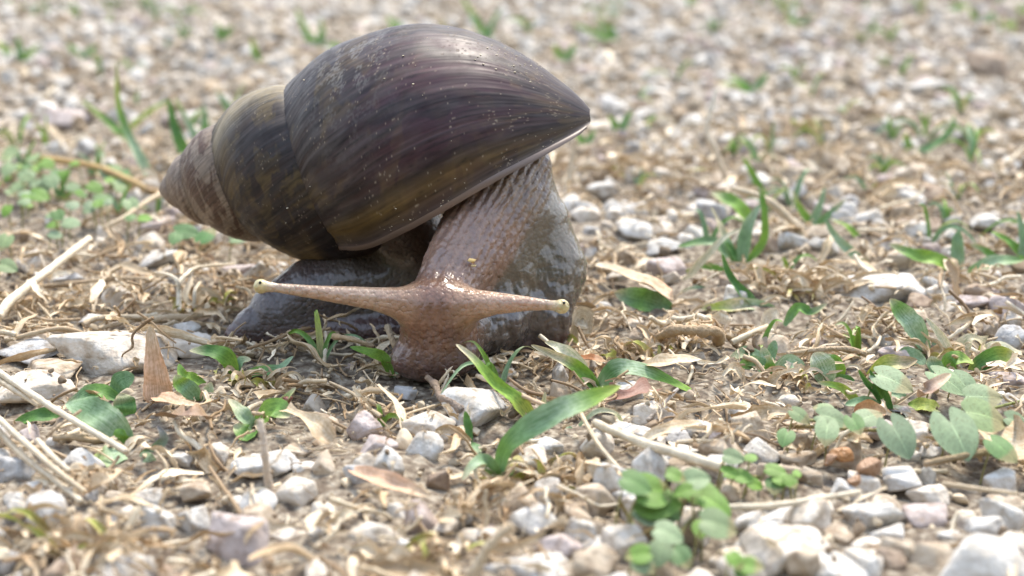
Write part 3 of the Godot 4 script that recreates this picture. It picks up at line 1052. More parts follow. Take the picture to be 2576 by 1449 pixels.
func is_kept(p: Vector3) -> bool:
	return kept.has(Vector2i(int(floor(p.x / 0.002)), int(floor(p.z / 0.002))))

var ranks := {}
const ORDER := ["largest", "second largest", "third largest", "fourth largest", "fifth largest", "sixth largest", "seventh largest", "eighth largest", "ninth largest", "tenth largest"]

# words that single out one of many: the size rank of its look at the landmark next to it
func rank_label(look: String, at: Vector2) -> String:
	var key := look + " " + beside(at)
	var k: int = ranks.get(key, 0)
	ranks[key] = k + 1
	return (ORDER[k] + " " + key) if k < ORDER.size() else ""

func stone_share(q: Vector2) -> float:
	if q.y < 330.0: return 1.0
	if q.y < 640.0:
		return 0.62 if q.x > 1450.0 else 0.6
	if q.y < 950.0:
		return 0.6 if q.x > 2200.0 else 0.2
	if q.y < 1180.0:
		return 0.32
	return 1.0 if q.x > 1450.0 else 0.7

func litter_share(q: Vector2) -> float:
	if q.y < 200.0: return 0.035
	if q.y < 330.0: return 0.12
	if q.y < 640.0: return 0.55
	if q.y < 950.0:
		return 0.8
	if q.y < 1180.0:
		return 0.95
	return 0.1 if q.x > 1550.0 else 0.8

func random_spot() -> Vector3:
	var z := lerpf(GZ0 + 0.03, 0.135, rng.randf())
	var reach := clampf((CAM.z - z) * 0.37 + 0.03, 0.09, 0.44)
	return Vector3(rng.randf_range(-reach, reach), 0, z)

func heap_of(called: String, label: String, category: String) -> Node3D:
	var o := thing(called, Vector3.ZERO)
	o.set_meta("kind", "stuff")
	tag(o, label, category)
	return o

func scatter(called: String, parent: Node3D, mesh: Mesh, mat: Material, places: Array) -> void:
	if places.is_empty():
		return
	var mm := MultiMesh.new()
	mm.transform_format = MultiMesh.TRANSFORM_3D
	mm.use_colors = true
	mm.mesh = mesh
	mm.instance_count = places.size()
	for i in places.size():
		mm.set_instance_transform(i, places[i][0])
		mm.set_instance_color(i, places[i][1])
	var o := MultiMeshInstance3D.new()
	o.multimesh = mm
	o.material_override = mat
	o.name = called
	parent.add_child(o, true)
	o.set_meta("kind", "stuff")

var patches: FastNoiseLite

func scatter_stones() -> void:
	patches = noise(FastNoiseLite.TYPE_SIMPLEX, 22.0, 3, 88)
	var all := []
	for i in 17000:
		var p := random_spot()
		if i < 700:
			p = on_ground(rng.randf_range(1400.0, 2640.0), rng.randf_range(1195.0, 1490.0))
		elif i < 900:
			p = on_ground(rng.randf_range(-60.0, 1400.0), rng.randf_range(1090.0, 1490.0))
		elif i < 1040:
			p = on_ground(rng.randf_range(1480.0, 2620.0), rng.randf_range(430.0, 830.0))
		var q := seen_at(p)
		if i >= 900 and rng.randf() > stone_share(q) * (1.0 if q.y < 330.0 or q.y > 1180.0 else clampf(0.9 - 1.3 * patches.get_noise_2d(p.x, p.z), 0.25, 1.3)):
			continue
		var r := 0.0027 * exp(rng.randfn(0.0, 0.42)) * (1.35 if rng.randf() < 0.25 else 1.0)
		if i < 900:      # the coarse stones of the foreground, a close heap at the right
			r = rng.randf_range(0.0026, 0.0046) if i < 700 else rng.randf_range(0.002, 0.0042)
		elif i < 1040:
			r = rng.randf_range(0.003, 0.0046)
		if i < 900:
			pass
		elif q.y > 1180.0 and q.x > 1450.0:
			r *= 1.2
		elif q.y > 1250.0:
			r *= 1.4
		else:
			r = minf(r, 0.0046)
		if foot_gap(p.x, p.z) < r + 0.001 or is_kept(p) and rng.randf() < 0.9:
			continue
		var ok := true
		for t in taken:
			if absf(t[0] - p.x) < t[2] + r and absf(t[1] - p.z) < t[2] + r and Vector2(t[0] - p.x, t[1] - p.z).length() < (t[2] + r) * (0.47 if i < 700 else 0.6 if i < 900 else 0.7):
				ok = false
				break
		if not ok:
			continue
		var rx := r
		var ry := r * rng.randf_range(0.5, 0.9)
		var rz := r * rng.randf_range(0.65, 1.0)
		p.y = top_at(p.x, p.z) * 0.75 + ry * (rng.randf_range(0.3, 0.7) if i < 900 else rng.randf_range(0.1, 0.55))
		if i < 1040:
			keep(p, r * 0.7)
		if r > 0.0026:
			taken.append([p.x, p.z, r])
		heap(p.x, p.z, rx, rz, p.y, ry * 2.0)
		var look := rng.randf() * (0.8 if i < 700 else 1.0)
		var tone := PALE if look < 0.31 else WARM if look < 0.6 else BUFF if look < 0.78 else BROWN if look < 0.87 else LILAC if look < 0.94 else BLUE
		var b := Basis.from_euler(Vector3(rng.randf_range(-0.35, 0.35), rng.randf() * TAU, rng.randf_range(-0.35, 0.35))) * Basis.from_scale(Vector3(rx, ry, rz))
		var d := depth_of(p)
		var shown := r / d if q.x > -40.0 and q.x < 2616.0 and q.y > -20.0 and q.y < 1480.0 else 0.0
		if q.x > 560.0 and q.x < 1440.0 and q.y > 120.0 and q.y < 700.0 and p.z < -0.04:    # hidden behind the snail
			shown = 0.0
		all.append([shown, Transform3D(b, p), tone, rng.randi() % rocks.size(), q])
	all.sort_custom(func(u, v): return u[0] > v[0])
	var rest := []
	for k in rocks.size():
		rest.append([])
	var looks := ["pale grey pebble", "cream pebble", "buff tan pebble", "brown pebble", "lilac grey pebble", "slate grey pebble"]
	var places := 0
	for s in all:
		if places < 230 and s[0] > 0.0:
			places += 1
			var o := obj("pebble", rocks[s[3]], stone_mats[s[2]])
			o.transform = s[1]
			var label := rank_label(looks[s[2]], s[4])
			if label:
				tag(o, label, "pebble", "loose pebbles of the gravel")
			else:
				tag(o, "small " + looks[s[2]] + " " + beside(s[4]), "pebble", "small pebbles alike " + looks[s[2]] + beside(s[4]))
		else:
			var base: Color = [Color(0.66, 0.63, 0.59), Color(0.62, 0.55, 0.47), Color(0.50, 0.41, 0.31), Color(0.36, 0.28, 0.20), Color(0.48, 0.40, 0.375), Color(0.44, 0.43, 0.425)][s[2]]
			rest[s[3]].append([s[1], base * rng.randf_range(0.85, 1.15)])
	var gravel := heap_of("gravel", "small pale and brown stones of the gravel, too many to count", "gravel")
	for k in rocks.size():
		scatter("stones", gravel, rocks[k], rough_stone_mat, rest[k])

func scatter_crumbs() -> void:
	var rest := []
	for k in 8:
		rest.append([])
	for i in 22000:
		var p := random_spot()
		if p.z < -0.3 and rng.randf() < 0.6:
			continue
		var r := 0.00045 * exp(rng.randfn(0.0, 0.55))
		if foot_gap(p.x, p.z) < r:
			continue
		if top_at(p.x, p.z) - earth(p.x, p.z) > 0.0018 and rng.randf() < 0.85:
			continue
		p.y = top_at(p.x, p.z) + r * 0.3
		var c := Color(0.27, 0.20, 0.135) if rng.randf() < 0.4 else Color(0.56, 0.46, 0.33)
		var b := Basis.from_euler(Vector3(rng.randf() * TAU, rng.randf() * TAU, rng.randf() * TAU)) * Basis.from_scale(Vector3(r, r * 0.8, r * 0.7))
		rest[rng.randi() % 8].append([Transform3D(b, p), c * rng.randf_range(0.5, 1.3)])
	var crumbs := heap_of("soil_crumbs", "crumbs of brown soil and grit strewn over the ground", "soil")
	for k in 8:
		scatter("crumbs", crumbs, rocks[20 + k], crumb_mat, rest[k])
# ------------------------------------------------------------------ colours of grass and straw (base colours)
const GREEN := Color(0.17, 0.33, 0.06)
const BRIGHT := Color(0.26, 0.42, 0.055)
const LIME := Color(0.44, 0.49, 0.10)
const DEEP := Color(0.085, 0.205, 0.05)
const TEAL := Color(0.21, 0.335, 0.18)
const FROST := Color(0.37, 0.475, 0.32)
const STRAW := Color(0.66, 0.555, 0.40)
const PALE_STRAW := Color(0.80, 0.735, 0.60)
const TAN := Color(0.53, 0.405, 0.265)
const PINK := Color(0.72, 0.50, 0.36)
const DUN := Color(0.36, 0.26, 0.16)
const RUST := Color(0.38, 0.17, 0.07)

func rest_on(x: float, y: float, h: float) -> Vector3:
	var p := on_ground(x, y, h * 0.001)
	for i in 2:
		p = on_ground(x, y, maxf(h * 0.001, top_at(p.x, p.z) + 0.0005))
	return p

# points of a thing that lies on the ground: [x, y, height in millimetres]
func lying(list: Array) -> Array:
	var out := []
	for q in list:
		out.append(rest_on(q[0], q[1], q[2]))
	return out

# points of a thing that stands up from its first point: [x, y, millimetres it leans towards the viewer]
func rising(list: Array) -> Array:
	var p := rest_on(list[0][0], list[0][1], 1.0)
	p.y -= 0.001
	var d := depth_of(p)
	var out := [p]
	for i in range(1, list.size()):
		out.append(cam_point(list[i][0], list[i][1], d - list[i][2] * 0.001))
	return out

func facing(lean := 0.6) -> Vector3:
	return (Vector3.UP * (1.0 - lean) - fwd * lean + Vector3(rng.randf_range(-0.35, 0.35), 0, 0)).normalized()

# a tuft of blades: [points, width in photo units, tones from base to tip, form, fold]
func sprig(label: String, called: String, category: String, blades: Array, group := "") -> Node3D:
	var root: Vector3 = rising(blades[0][0])[0]
	var o := thing(called, root)
	for b in blades:
		var pts := rising(b[0])
		var s := Shape.new()
		if depth_of(root) < 0.6:
			for q in pts:
				if q.y < 0.018:
					keep(q, 0.0022)
			for i in pts.size() - 1:
				if pts[i].y < 0.018:
					keep((pts[i] + pts[i + 1]) * 0.5, 0.0022)
		for i in pts.size():
			pts[i] -= root
		var tones: Array = b[2].duplicate()
		if rng.randf() < 0.4:
			tones.append(STRAW)
		blade(s, smooth_path(pts, 8), b[1] * 0.52 * per_px(depth_of(root)), b[4] if b.size() > 4 else 0.35, tones, facing(), rng.randf_range(-0.5, 0.5), b[3] if b.size() > 3 else 0, 0.045)
		obj("blade", s.mesh(), leaf_mat, o)
	if depth_of(root) < 0.55:       # last year's dry blades at the foot of the sprig
		for k in rng.randi_range(2, 5):
			var a := rng.randf() * TAU
			var out := Vector3(cos(a), 0, sin(a))
			var l := rng.randf_range(0.004, 0.009)
			var s := Shape.new()
			var path := [Vector3(0, 0.0005, 0), out * l * 0.4 + Vector3.UP * l * rng.randf_range(0.15, 0.5), out * l * 0.8 + Vector3.UP * l * rng.randf_range(0.1, 0.5), out * l + Vector3(rng.randf_range(-0.3, 0.3), rng.randf_range(0.0, 0.3), 0) * l]
			blade(s, smooth_path(path, 4), rng.randf_range(0.0004, 0.001), 0.6, [[STRAW, PALE_STRAW], [TAN, STRAW], [PALE_STRAW, STRAW]][k % 3], facing(), rng.randf_range(-1.5, 1.5), k % 3, 0.2)
			obj("dry_blade", s.mesh(), straw_mat, o)
	tag(o, label, category, group)
	return o

func strip(label: String, called: String, category: String, list: Array, wide: float, tones: Array, form := 2, stands := false, fold := 0.5, mat: Material = null) -> void:
	var pts := rising(list) if stands else lying(list)
	var root: Vector3 = pts[0]
	var d := depth_of(root)
	for q in pts:
		keep(q, 0.0018)
	for i in pts.size():
		pts[i] -= root
	var s := Shape.new()
	blade(s, smooth_path(pts, 8), wide * 0.55 * per_px(d), fold, tones, facing(0.7 if stands else 0.35), rng.randf_range(-0.6, 0.6), form, 0.1 if form == 2 else 0.025)
	var o := obj(called, s.mesh(), mat if mat else straw_mat)
	o.position = root
	tag(o, label, category)

func stick(label: String, called: String, category: String, list: Array, w0: float, w1: float, tone: Color, tone2: Color, knots := 0.0, stands := false, mat: Material = null) -> void:
	var pts := rising(list) if stands else lying(list)
	var root: Vector3 = pts[0]
	var d := per_px(depth_of(root)) * 0.5
	for i in pts.size():
		pts[i] -= root
	var s := Shape.new()
	tube(s, smooth_path(pts, 8), w0 * d, w1 * d, 8, tone, knots, tone2)
	var o := obj(called, s.mesh(), mat if mat else bark_mat)
	o.position = root
	tag(o, label, category)

# a creeping plant with broad leaves: leaves [x, y, width, height on the photo, notch, tone, heading in degrees, lift]
func creeper(label: String, leaves: Array, stems: Array) -> void:
	var root := rest_on(leaves[0][0], leaves[0][1], 2.0)
	var o := thing("creeping_plant", root)
	for st in stems:
		var pts := lying(st)
		for i in pts.size():
			pts[i] -= root
		var s := Shape.new()
		tube(s, smooth_path(pts, 6), 0.0004, 0.0003, 7, Color(0.30, 0.22, 0.10), 0.1, Color(0.24, 0.27, 0.09))
		obj("stem", s.mesh(), bark_mat, o)
	for q in leaves:
		var c := rest_on(q[0], q[1], 4.0 + q[7])
		var k := per_px(depth_of(c))
		var turn := deg_to_rad(q[6])
		var slope := rng.randf_range(0.15, 0.35)
		var way := Vector3(cos(turn), 0, sin(turn))
		var face := (Vector3.UP - fwd * 0.55 + Vector3(rng.randf_range(-0.2, 0.2), 0, rng.randf_range(-0.1, 0.2))).normalized()
		way = (way - face * way.dot(face)).normalized()
		var size: float = q[2] * k * rng.randf_range(0.78, 0.98)
		keep(c, size * 0.5)
		var s := Shape.new()
		var shade := rng.randf_range(0.82, 1.12)
		broad_leaf(s, c - root - way * size * 0.42, way, face, size * 0.95, size * rng.randf_range(0.42, 0.5), q[4], slope, Color(q[5].r * shade, q[5].g * shade, q[5].b * shade * rng.randf_range(0.8, 1.1)))
		obj("leaf", s.mesh(), broad_mat, o)
		var st := Shape.new()
		var foot_at := c - way * size * 0.7
		foot_at.y = top_at(foot_at.x, foot_at.z)
		tube(st, smooth_path([foot_at - root, (foot_at + c - way * size * 0.42) * 0.5 - root + Vector3.UP * 0.0005, c - way * size * 0.36 - root], 4), 0.00022, 0.0002, 5, Color(0.30, 0.28, 0.12))
		obj("leaf_stalk", st.mesh(), bark_mat, o)
	tag(o, label, "plant")


# ------------------------------------------------------------------ mown grass, dry and loose
func loose_litter() -> void:
	var strips := []
	for k in 18:
		var s := Shape.new()
		var n := 5
		var long := rng.randf_range(0.003, 0.0115)
		var pts := []
		var bend := rng.randf_range(-0.5, 0.5)
		var arch := rng.randf_range(0.0, 0.22)
		for i in n:
			var f := float(i) / (n - 1) - 0.5
			pts.append(Vector3(f * long, (0.25 - f * f) * long * arch * 2.0 + rng.randf_range(0, 0.0006), bend * long * f * f + rng.randf_range(-0.0006, 0.0006)))
		var t: Array = [[STRAW, PALE_STRAW, STRAW], [STRAW, STRAW, PALE_STRAW], [PALE_STRAW, PALE_STRAW, STRAW], [DUN, TAN, STRAW]][k % 4]
		blade(s, smooth_path(pts, 3), rng.randf_range(0.00035, 0.0011), rng.randf_range(0.2, 1.3), t, Vector3.UP, rng.randf_range(-1.6, 1.6), [2, 1, 2, 0][k % 4], 0.25)
		strips.append(s.mesh())
	var straws := []
	for k in 10:
		var s := Shape.new()
		var long := rng.randf_range(0.007, 0.02)
		var pts := []
		for i in 4:
			var f := i / 3.0 - 0.5
			pts.append(Vector3(f * long, rng.randf_range(0, 0.0008), rng.randf_range(-0.1, 0.1) * long))
		var r := rng.randf_range(0.00022, 0.0006)
		tube(s, smooth_path(pts, 3), r, r * rng.randf_range(0.5, 1.0), 6, [STRAW, PALE_STRAW, TAN, DUN][k % 4], 0.25)
		straws.append(s.mesh())
	var roots := []
	for k in 8:
		var s := Shape.new()
		var pts := []
		var at := Vector3.ZERO
		var dir := rng.randf() * TAU
		for i in 6:
			pts.append(at)
			dir += rng.randf_range(-0.9, 0.9)
			at += Vector3(cos(dir), 0, sin(dir)) * rng.randf_range(0.0008, 0.0026)
			at.y = rng.randf_range(0, 0.0014)
		for i in 6:
			pts[i] -= at * 0.5
		tube(s, smooth_path(pts, 3), rng.randf_range(0.00018, 0.0004), 0.0001, 5, [TAN, DUN, STRAW][k % 3], 0.3)
		roots.append(s.mesh())
	var kinds := [strips, straws, roots]
	var called := ["dead_grass_blade", "straw", "rootlet"]
	var looks := [["cream dry grass scrap", "tan dry grass scrap", "brown dead grass scrap"], ["pale bit of straw", "tan bit of straw", "brown bit of stalk"], ["pale rootlet", "tan rootlet", "brown rootlet"]]
	var words := ["dead grass", "straw", "rootlet"]
	var mats := [straw_mat, straw_mat, bark_mat]
	var tints := [Color(1.12, 1.12, 1.12), Color(0.98, 0.96, 0.92), Color(0.74, 0.67, 0.58)]
	var variants := []
	for kind in 3:
		var row := []
		for t in tints:
			var m: StandardMaterial3D = mats[kind].duplicate()
			m.albedo_color = t.linear_to_srgb()
			row.append(m)
		variants.append(row)
	var all := []
	for i in 54000:
		var p := random_spot() if i % 4 else on_ground(rng.randf_range(-120.0, 2700.0), rng.randf_range(380.0, 1500.0))
		var q := seen_at(p)
		if rng.randf() > litter_share(q) * clampf(0.95 + 1.3 * patches.get_noise_2d(p.x, p.z), 0.35, 1.4):
			continue
		var pick := rng.randf()
		var kind := 0 if pick < 0.58 else 1 if pick < 0.83 else 2
		var which: int = rng.randi() % kinds[kind].size()
		var size := clampf(0.58 * exp(rng.randfn(0.0, 0.45)), 0.2, 1.6)
		if kind == 0 and rng.randf() < 0.03:
			size = rng.randf_range(1.2, 2.0)
		if kind == 1:
			size = minf(size, 1.15)
		var yaw := rng.randf() * TAU
		var half := 0.004 * size
		if is_kept(p) and rng.randf() < 0.9 or foot_gap(p.x, p.z) < 0.0025 and rng.randf() < 0.97 or foot_gap(p.x, p.z) < 0.0:
			continue
		var e := Vector3(cos(yaw), 0, -sin(yaw)) * half
		var y0 := top_at(p.x - e.x, p.z - e.z)
		var y1 := top_at(p.x + e.x, p.z + e.z)
		var y := maxf(top_at(p.x, p.z), (y0 + y1) * 0.5)
		if y - earth(p.x, p.z) > (0.0055 if q.y > 1100.0 else 0.008) and rng.randf() < 0.92:
			continue
		p.y = y + rng.randf_range(0.0002, 0.0016)
		var pitch := clampf(atan2(y1 - y0, half * 2.0), -0.6, 0.6) + rng.randfn(0.0, 0.24)
		var b := Basis(Vector3.UP, yaw) * Basis(Vector3.BACK, pitch) * Basis(Vector3.RIGHT, rng.randfn(0.0, 0.6)) * Basis.from_scale(Vector3.ONE * size)
		heap(p.x, p.z, 0.002 * size, 0.002 * size, p.y, 0.0005)
		var tone := rng.randf()
		var shade := 0 if tone < 0.52 else 1 if tone < 0.83 else 2
		var d := depth_of(p)
		var shown := size / d * (1.0 if kind < 2 else 0.5) if q.x > 0.0 and q.x < 2576.0 and q.y > 420.0 and q.y < 1440.0 else 0.0
		if q.x > 560.0 and q.x < 1440.0 and q.y > 120.0 and q.y < 720.0 and p.z < -0.04:
			shown = 0.0
		all.append([shown, kind, which, Transform3D(b, p), shade, q])
	all.sort_custom(func(u, v): return u[0] > v[0])
	var rest := []
	for kind in 3:
		var row := []
		for k in kinds[kind].size():
			row.append([])
		rest.append(row)
	var most := [170, 110, 40]
	for a in all:
		var kind: int = a[1]
		var label := ""
		if most[kind] > 0 and a[0] > 0.0:
			label = rank_label(looks[kind][a[4]], a[5])
		if label:
			most[kind] -= 1
			var o := obj(called[kind], kinds[kind][a[2]], variants[kind][a[4]])
			o.transform = a[3]
			tag(o, label, words[kind], "loose bits of " + words[kind] + " on the ground")
		else:
			rest[kind][a[2]].append([a[3], tints[a[4]] * rng.randf_range(0.85, 1.1)])
	var litter := heap_of("dry_litter", "mass of short dry grass clippings, chaff and rootlets over the ground", "litter")
	for kind in 3:
		for k in kinds[kind].size():
			scatter(["clippings", "chaff", "rootlets"][kind], litter, kinds[kind][k], mats[kind], rest[kind][k])

# small tufts that stand about in the gravel
func small_tufts() -> void:
	var spots := []
	for i in 1000:
		if spots.size() >= 110:
			break
		var p := random_spot()
		var q := seen_at(p)
		var share := 0.0
		if q.x > -30.0 and q.x < 2606.0:
			if q.y > 60.0 and q.y < 330.0: share = 0.3
			elif q.y < 700.0 and q.x > 1480.0: share = 0.9
			elif q.y < 620.0 and q.x < 480.0: share = 0.8
			elif q.y < 1150.0 and q.y > 860.0: share = 0.5
		if rng.randf() > share or foot_gap(p.x, p.z) < 0.004 or is_kept(p):
			continue
		if q.x > 480.0 and q.x < 1480.0 and q.y < 760.0 and q.y > 100.0:
			continue
		spots.append(p)
	spots.sort_custom(func(u, v): return u.z > v.z)
	for p in spots:
		p.y = top_at(p.x, p.z) - 0.0006
		var o := thing("grass_tuft", p)
		var count := rng.randi_range(2, 5)
		var long := rng.randf_range(0.007, 0.015)
		for b in count:
			var a := rng.randf() * TAU
			var out := Vector3(cos(a), 0, sin(a))
			var lie := rng.randf_range(0.3, 1.1)
			var l := long * rng.randf_range(0.6, 1.2)
			var s := Shape.new()
			var pts := [Vector3(out.x, 0, out.z) * 0.0004, out * l * 0.35 * lie + Vector3.UP * l * 0.5, out * l * 0.8 * lie + Vector3.UP * l * (1.05 - lie * 0.45), out * l * 1.25 * lie + Vector3.UP * l * (1.25 - lie * 0.95)]
			var tones: Array = [[TEAL, GREEN, BRIGHT], [TEAL, TEAL, FROST], [GREEN, BRIGHT, STRAW], [STRAW, LIME, GREEN], [FROST, TEAL, STRAW]][rng.randi() % 5]
			blade(s, smooth_path(pts, 5), rng.randf_range(0.0005, 0.00105), 0.5, tones, facing(), rng.randf_range(-1.2, 1.2), 0, 0.03)
			obj("blade", s.mesh(), leaf_mat, o)
			keep(p + out * l * 0.3, 0.0012)
		var label := rank_label("small green grass tuft", seen_at(p))
		var words := ["nearest", "second nearest", "third nearest", "fourth nearest", "fifth nearest", "sixth nearest", "seventh nearest", "eighth nearest", "ninth nearest", "tenth nearest"]
		for k in range(ORDER.size() - 1, -1, -1):
			if label.begins_with(ORDER[k] + " small"):
				label = words[k] + label.substr(ORDER[k].length())
				break
		if not label:
			label = rank_label("tiny grass tuft", seen_at(p))
		tag(o, label if label else "tiny green grass tuft in the gravel", "grass tuft", "small grass tufts in the gravel")

# a clump of bleached grass that was cut and has withered where it stood
func dry_clump(label: String, x: float, y: float, w: float, h: float, count: int) -> void:
	var root := rest_on(x, y, 1.0)
	var d := depth_of(root)
	var k := per_px(d)
	var o := thing("dry_grass_clump", root)
	for i in count:
		var at := Vector3(rng.randfn() * w * 0.24 * k, 0, rng.randfn() * w * 0.14 * k)
		at.y = top_at(root.x + at.x, root.z + at.z) - root.y
		var a := rng.randf() * TAU
		var out := Vector3(cos(a), 0, sin(a) * 0.7)
		var l := h * k * rng.randf_range(0.5, 1.25)
		var up := rng.randf_range(0.05, 0.8)
		var s := Shape.new()
		var path := [at, at + out * l * 0.4 + Vector3.UP * l * up * 0.7, at + out * l * 0.85 + Vector3.UP * l * up, at + out * l * 1.2 + Vector3.UP * l * up * rng.randf_range(0.3, 1.0)]
		var tones: Array = [[TAN, STRAW, PALE_STRAW], [STRAW, PALE_STRAW], [DUN, TAN, STRAW], [STRAW, STRAW, PALE_STRAW], [TAN, LIME, STRAW]][rng.randi() % 5]
		blade(s, smooth_path(path, 4), rng.randf_range(0.0004, 0.0013), rng.randf_range(0.3, 1.2), tones, facing(), rng.randf_range(-2.0, 2.0), [0, 2, 2][i % 3], 0.22)
		obj("dry_blade", s.mesh(), straw_mat, o)
		if i % 3 == 0:
			keep(root + at, 0.0015)
	tag(o, label, "dry grass")
func _ready() -> void:
	rng.seed = 20240
	var a := deg_to_rad(PITCH)
	fwd = Vector3(0, -sin(a), -cos(a))
	upv = Vector3(0, cos(a), -sin(a))
	var cam := Camera3D.new()
	cam.name = "camera"
	cam.position = CAM
	cam.rotation_degrees = Vector3(-PITCH, 0, 0)
	cam.fov = 20.0
	cam.near = 0.02
	cam.far = 200.0
	var lens := CameraAttributesPhysical.new()
	lens.frustum_focal_length = 68.05
	lens.frustum_focus_distance = 0.361
	lens.frustum_near = 0.02
	lens.frustum_far = 200.0
	lens.exposure_aperture = 16.0
	cam.attributes = lens
	add_child(cam)
	var env := Environment.new()
	env.background_mode = Environment.BG_SKY
	env.tonemap_mode = Environment.TONE_MAPPER_LINEAR
	env.tonemap_exposure = 4.1
	env.sdfgi_enabled = true
	env.ssao_enabled = true
	env.ssil_enabled = true
	var sky := ProceduralSkyMaterial.new()
	sky.sky_top_color = Color(0.72, 0.79, 0.90)
	sky.sky_horizon_color = Color(0.90, 0.91, 0.92)
	sky.sky_curve = 0.3
	sky.ground_bottom_color = Color(0.35, 0.32, 0.28)
	sky.ground_horizon_color = Color(0.55, 0.52, 0.48)
	env.background_energy_multiplier = 0.58
	env.sky = Sky.new()
	env.sky.sky_material = sky
	var we := WorldEnvironment.new()
	we.name = "environment"
	we.environment = env
	add_child(we)
	var sun := DirectionalLight3D.new()
	sun.name = "sun"
	sun.light_color = Color(1.0, 0.965, 0.915)
	sun.light_energy = 0.5
	sun.light_angular_distance = 15.0
	sun.shadow_enabled = true
	sun.rotation_degrees = Vector3(-56, 158, 0)     # high and behind the snail, a little to the right
	add_child(sun)
	make_materials()
	var snail := tag(thing("snail", Vector3(0, 0, -0.01)), "large land snail with striped brown shell and outstretched tentacles on the gravel", "snail")
	make_shell(snail)
	make_body(snail)
	make_ground()
	make_added_hedge()
	make_rocks()
	marks = [[1090, 900, "snail's mouth"], [640, 830, "snail's tail tip"], [1440, 800, "snail's right foot edge"], [395, 920, "upright tan leaf"], [1400, 1080, "big green blade in the foreground"], [1202, 1011, "white rock before the snail's mouth"],
		[2330, 1090, "heart-leaved creeping plant"], [1650, 1250, "bright green bushy plant"], [1992, 1367, "big white-topped block"], [2290, 830, "folded grey-green leaf"], [1850, 640, "grass tuft right of the snail"], [120, 690, "white straw"],
		[663, 1155, "flat white stone under the twig"], [600, 1330, "tall pointed grey stone"], [230, 1040, "pair of straws"], [120, 1180, "straw bundle"], [317, 337, "grass tuft left of the shell"], [1000, 1200, "pink leaf blade"], [1230, 1390, "pale upright stick"],
		[2221, 724, "flat cream slab"], [2123, 532, "round white stone"], [2487, 1303, "white block at the lower right"], [1720, 840, "knobbly root"], [2490, 150, "pinkish rock far right"], [1780, 330, "dry stalk right of the shell"], [800, 60, "tuft above the shell's left slope"], [1900, 160, "far ground behind the shell"], [400, 150, "far grass at the upper left"], [2450, 640, "grass tuft at the right edge"], [2150, 300, "far gravel at the upper right"]]
	place_stones()
	place_plants()
	place_dry()
	small_tufts()
	scatter_stones()
	loose_litter()
	neck_crumb()
	scatter_crumbs()

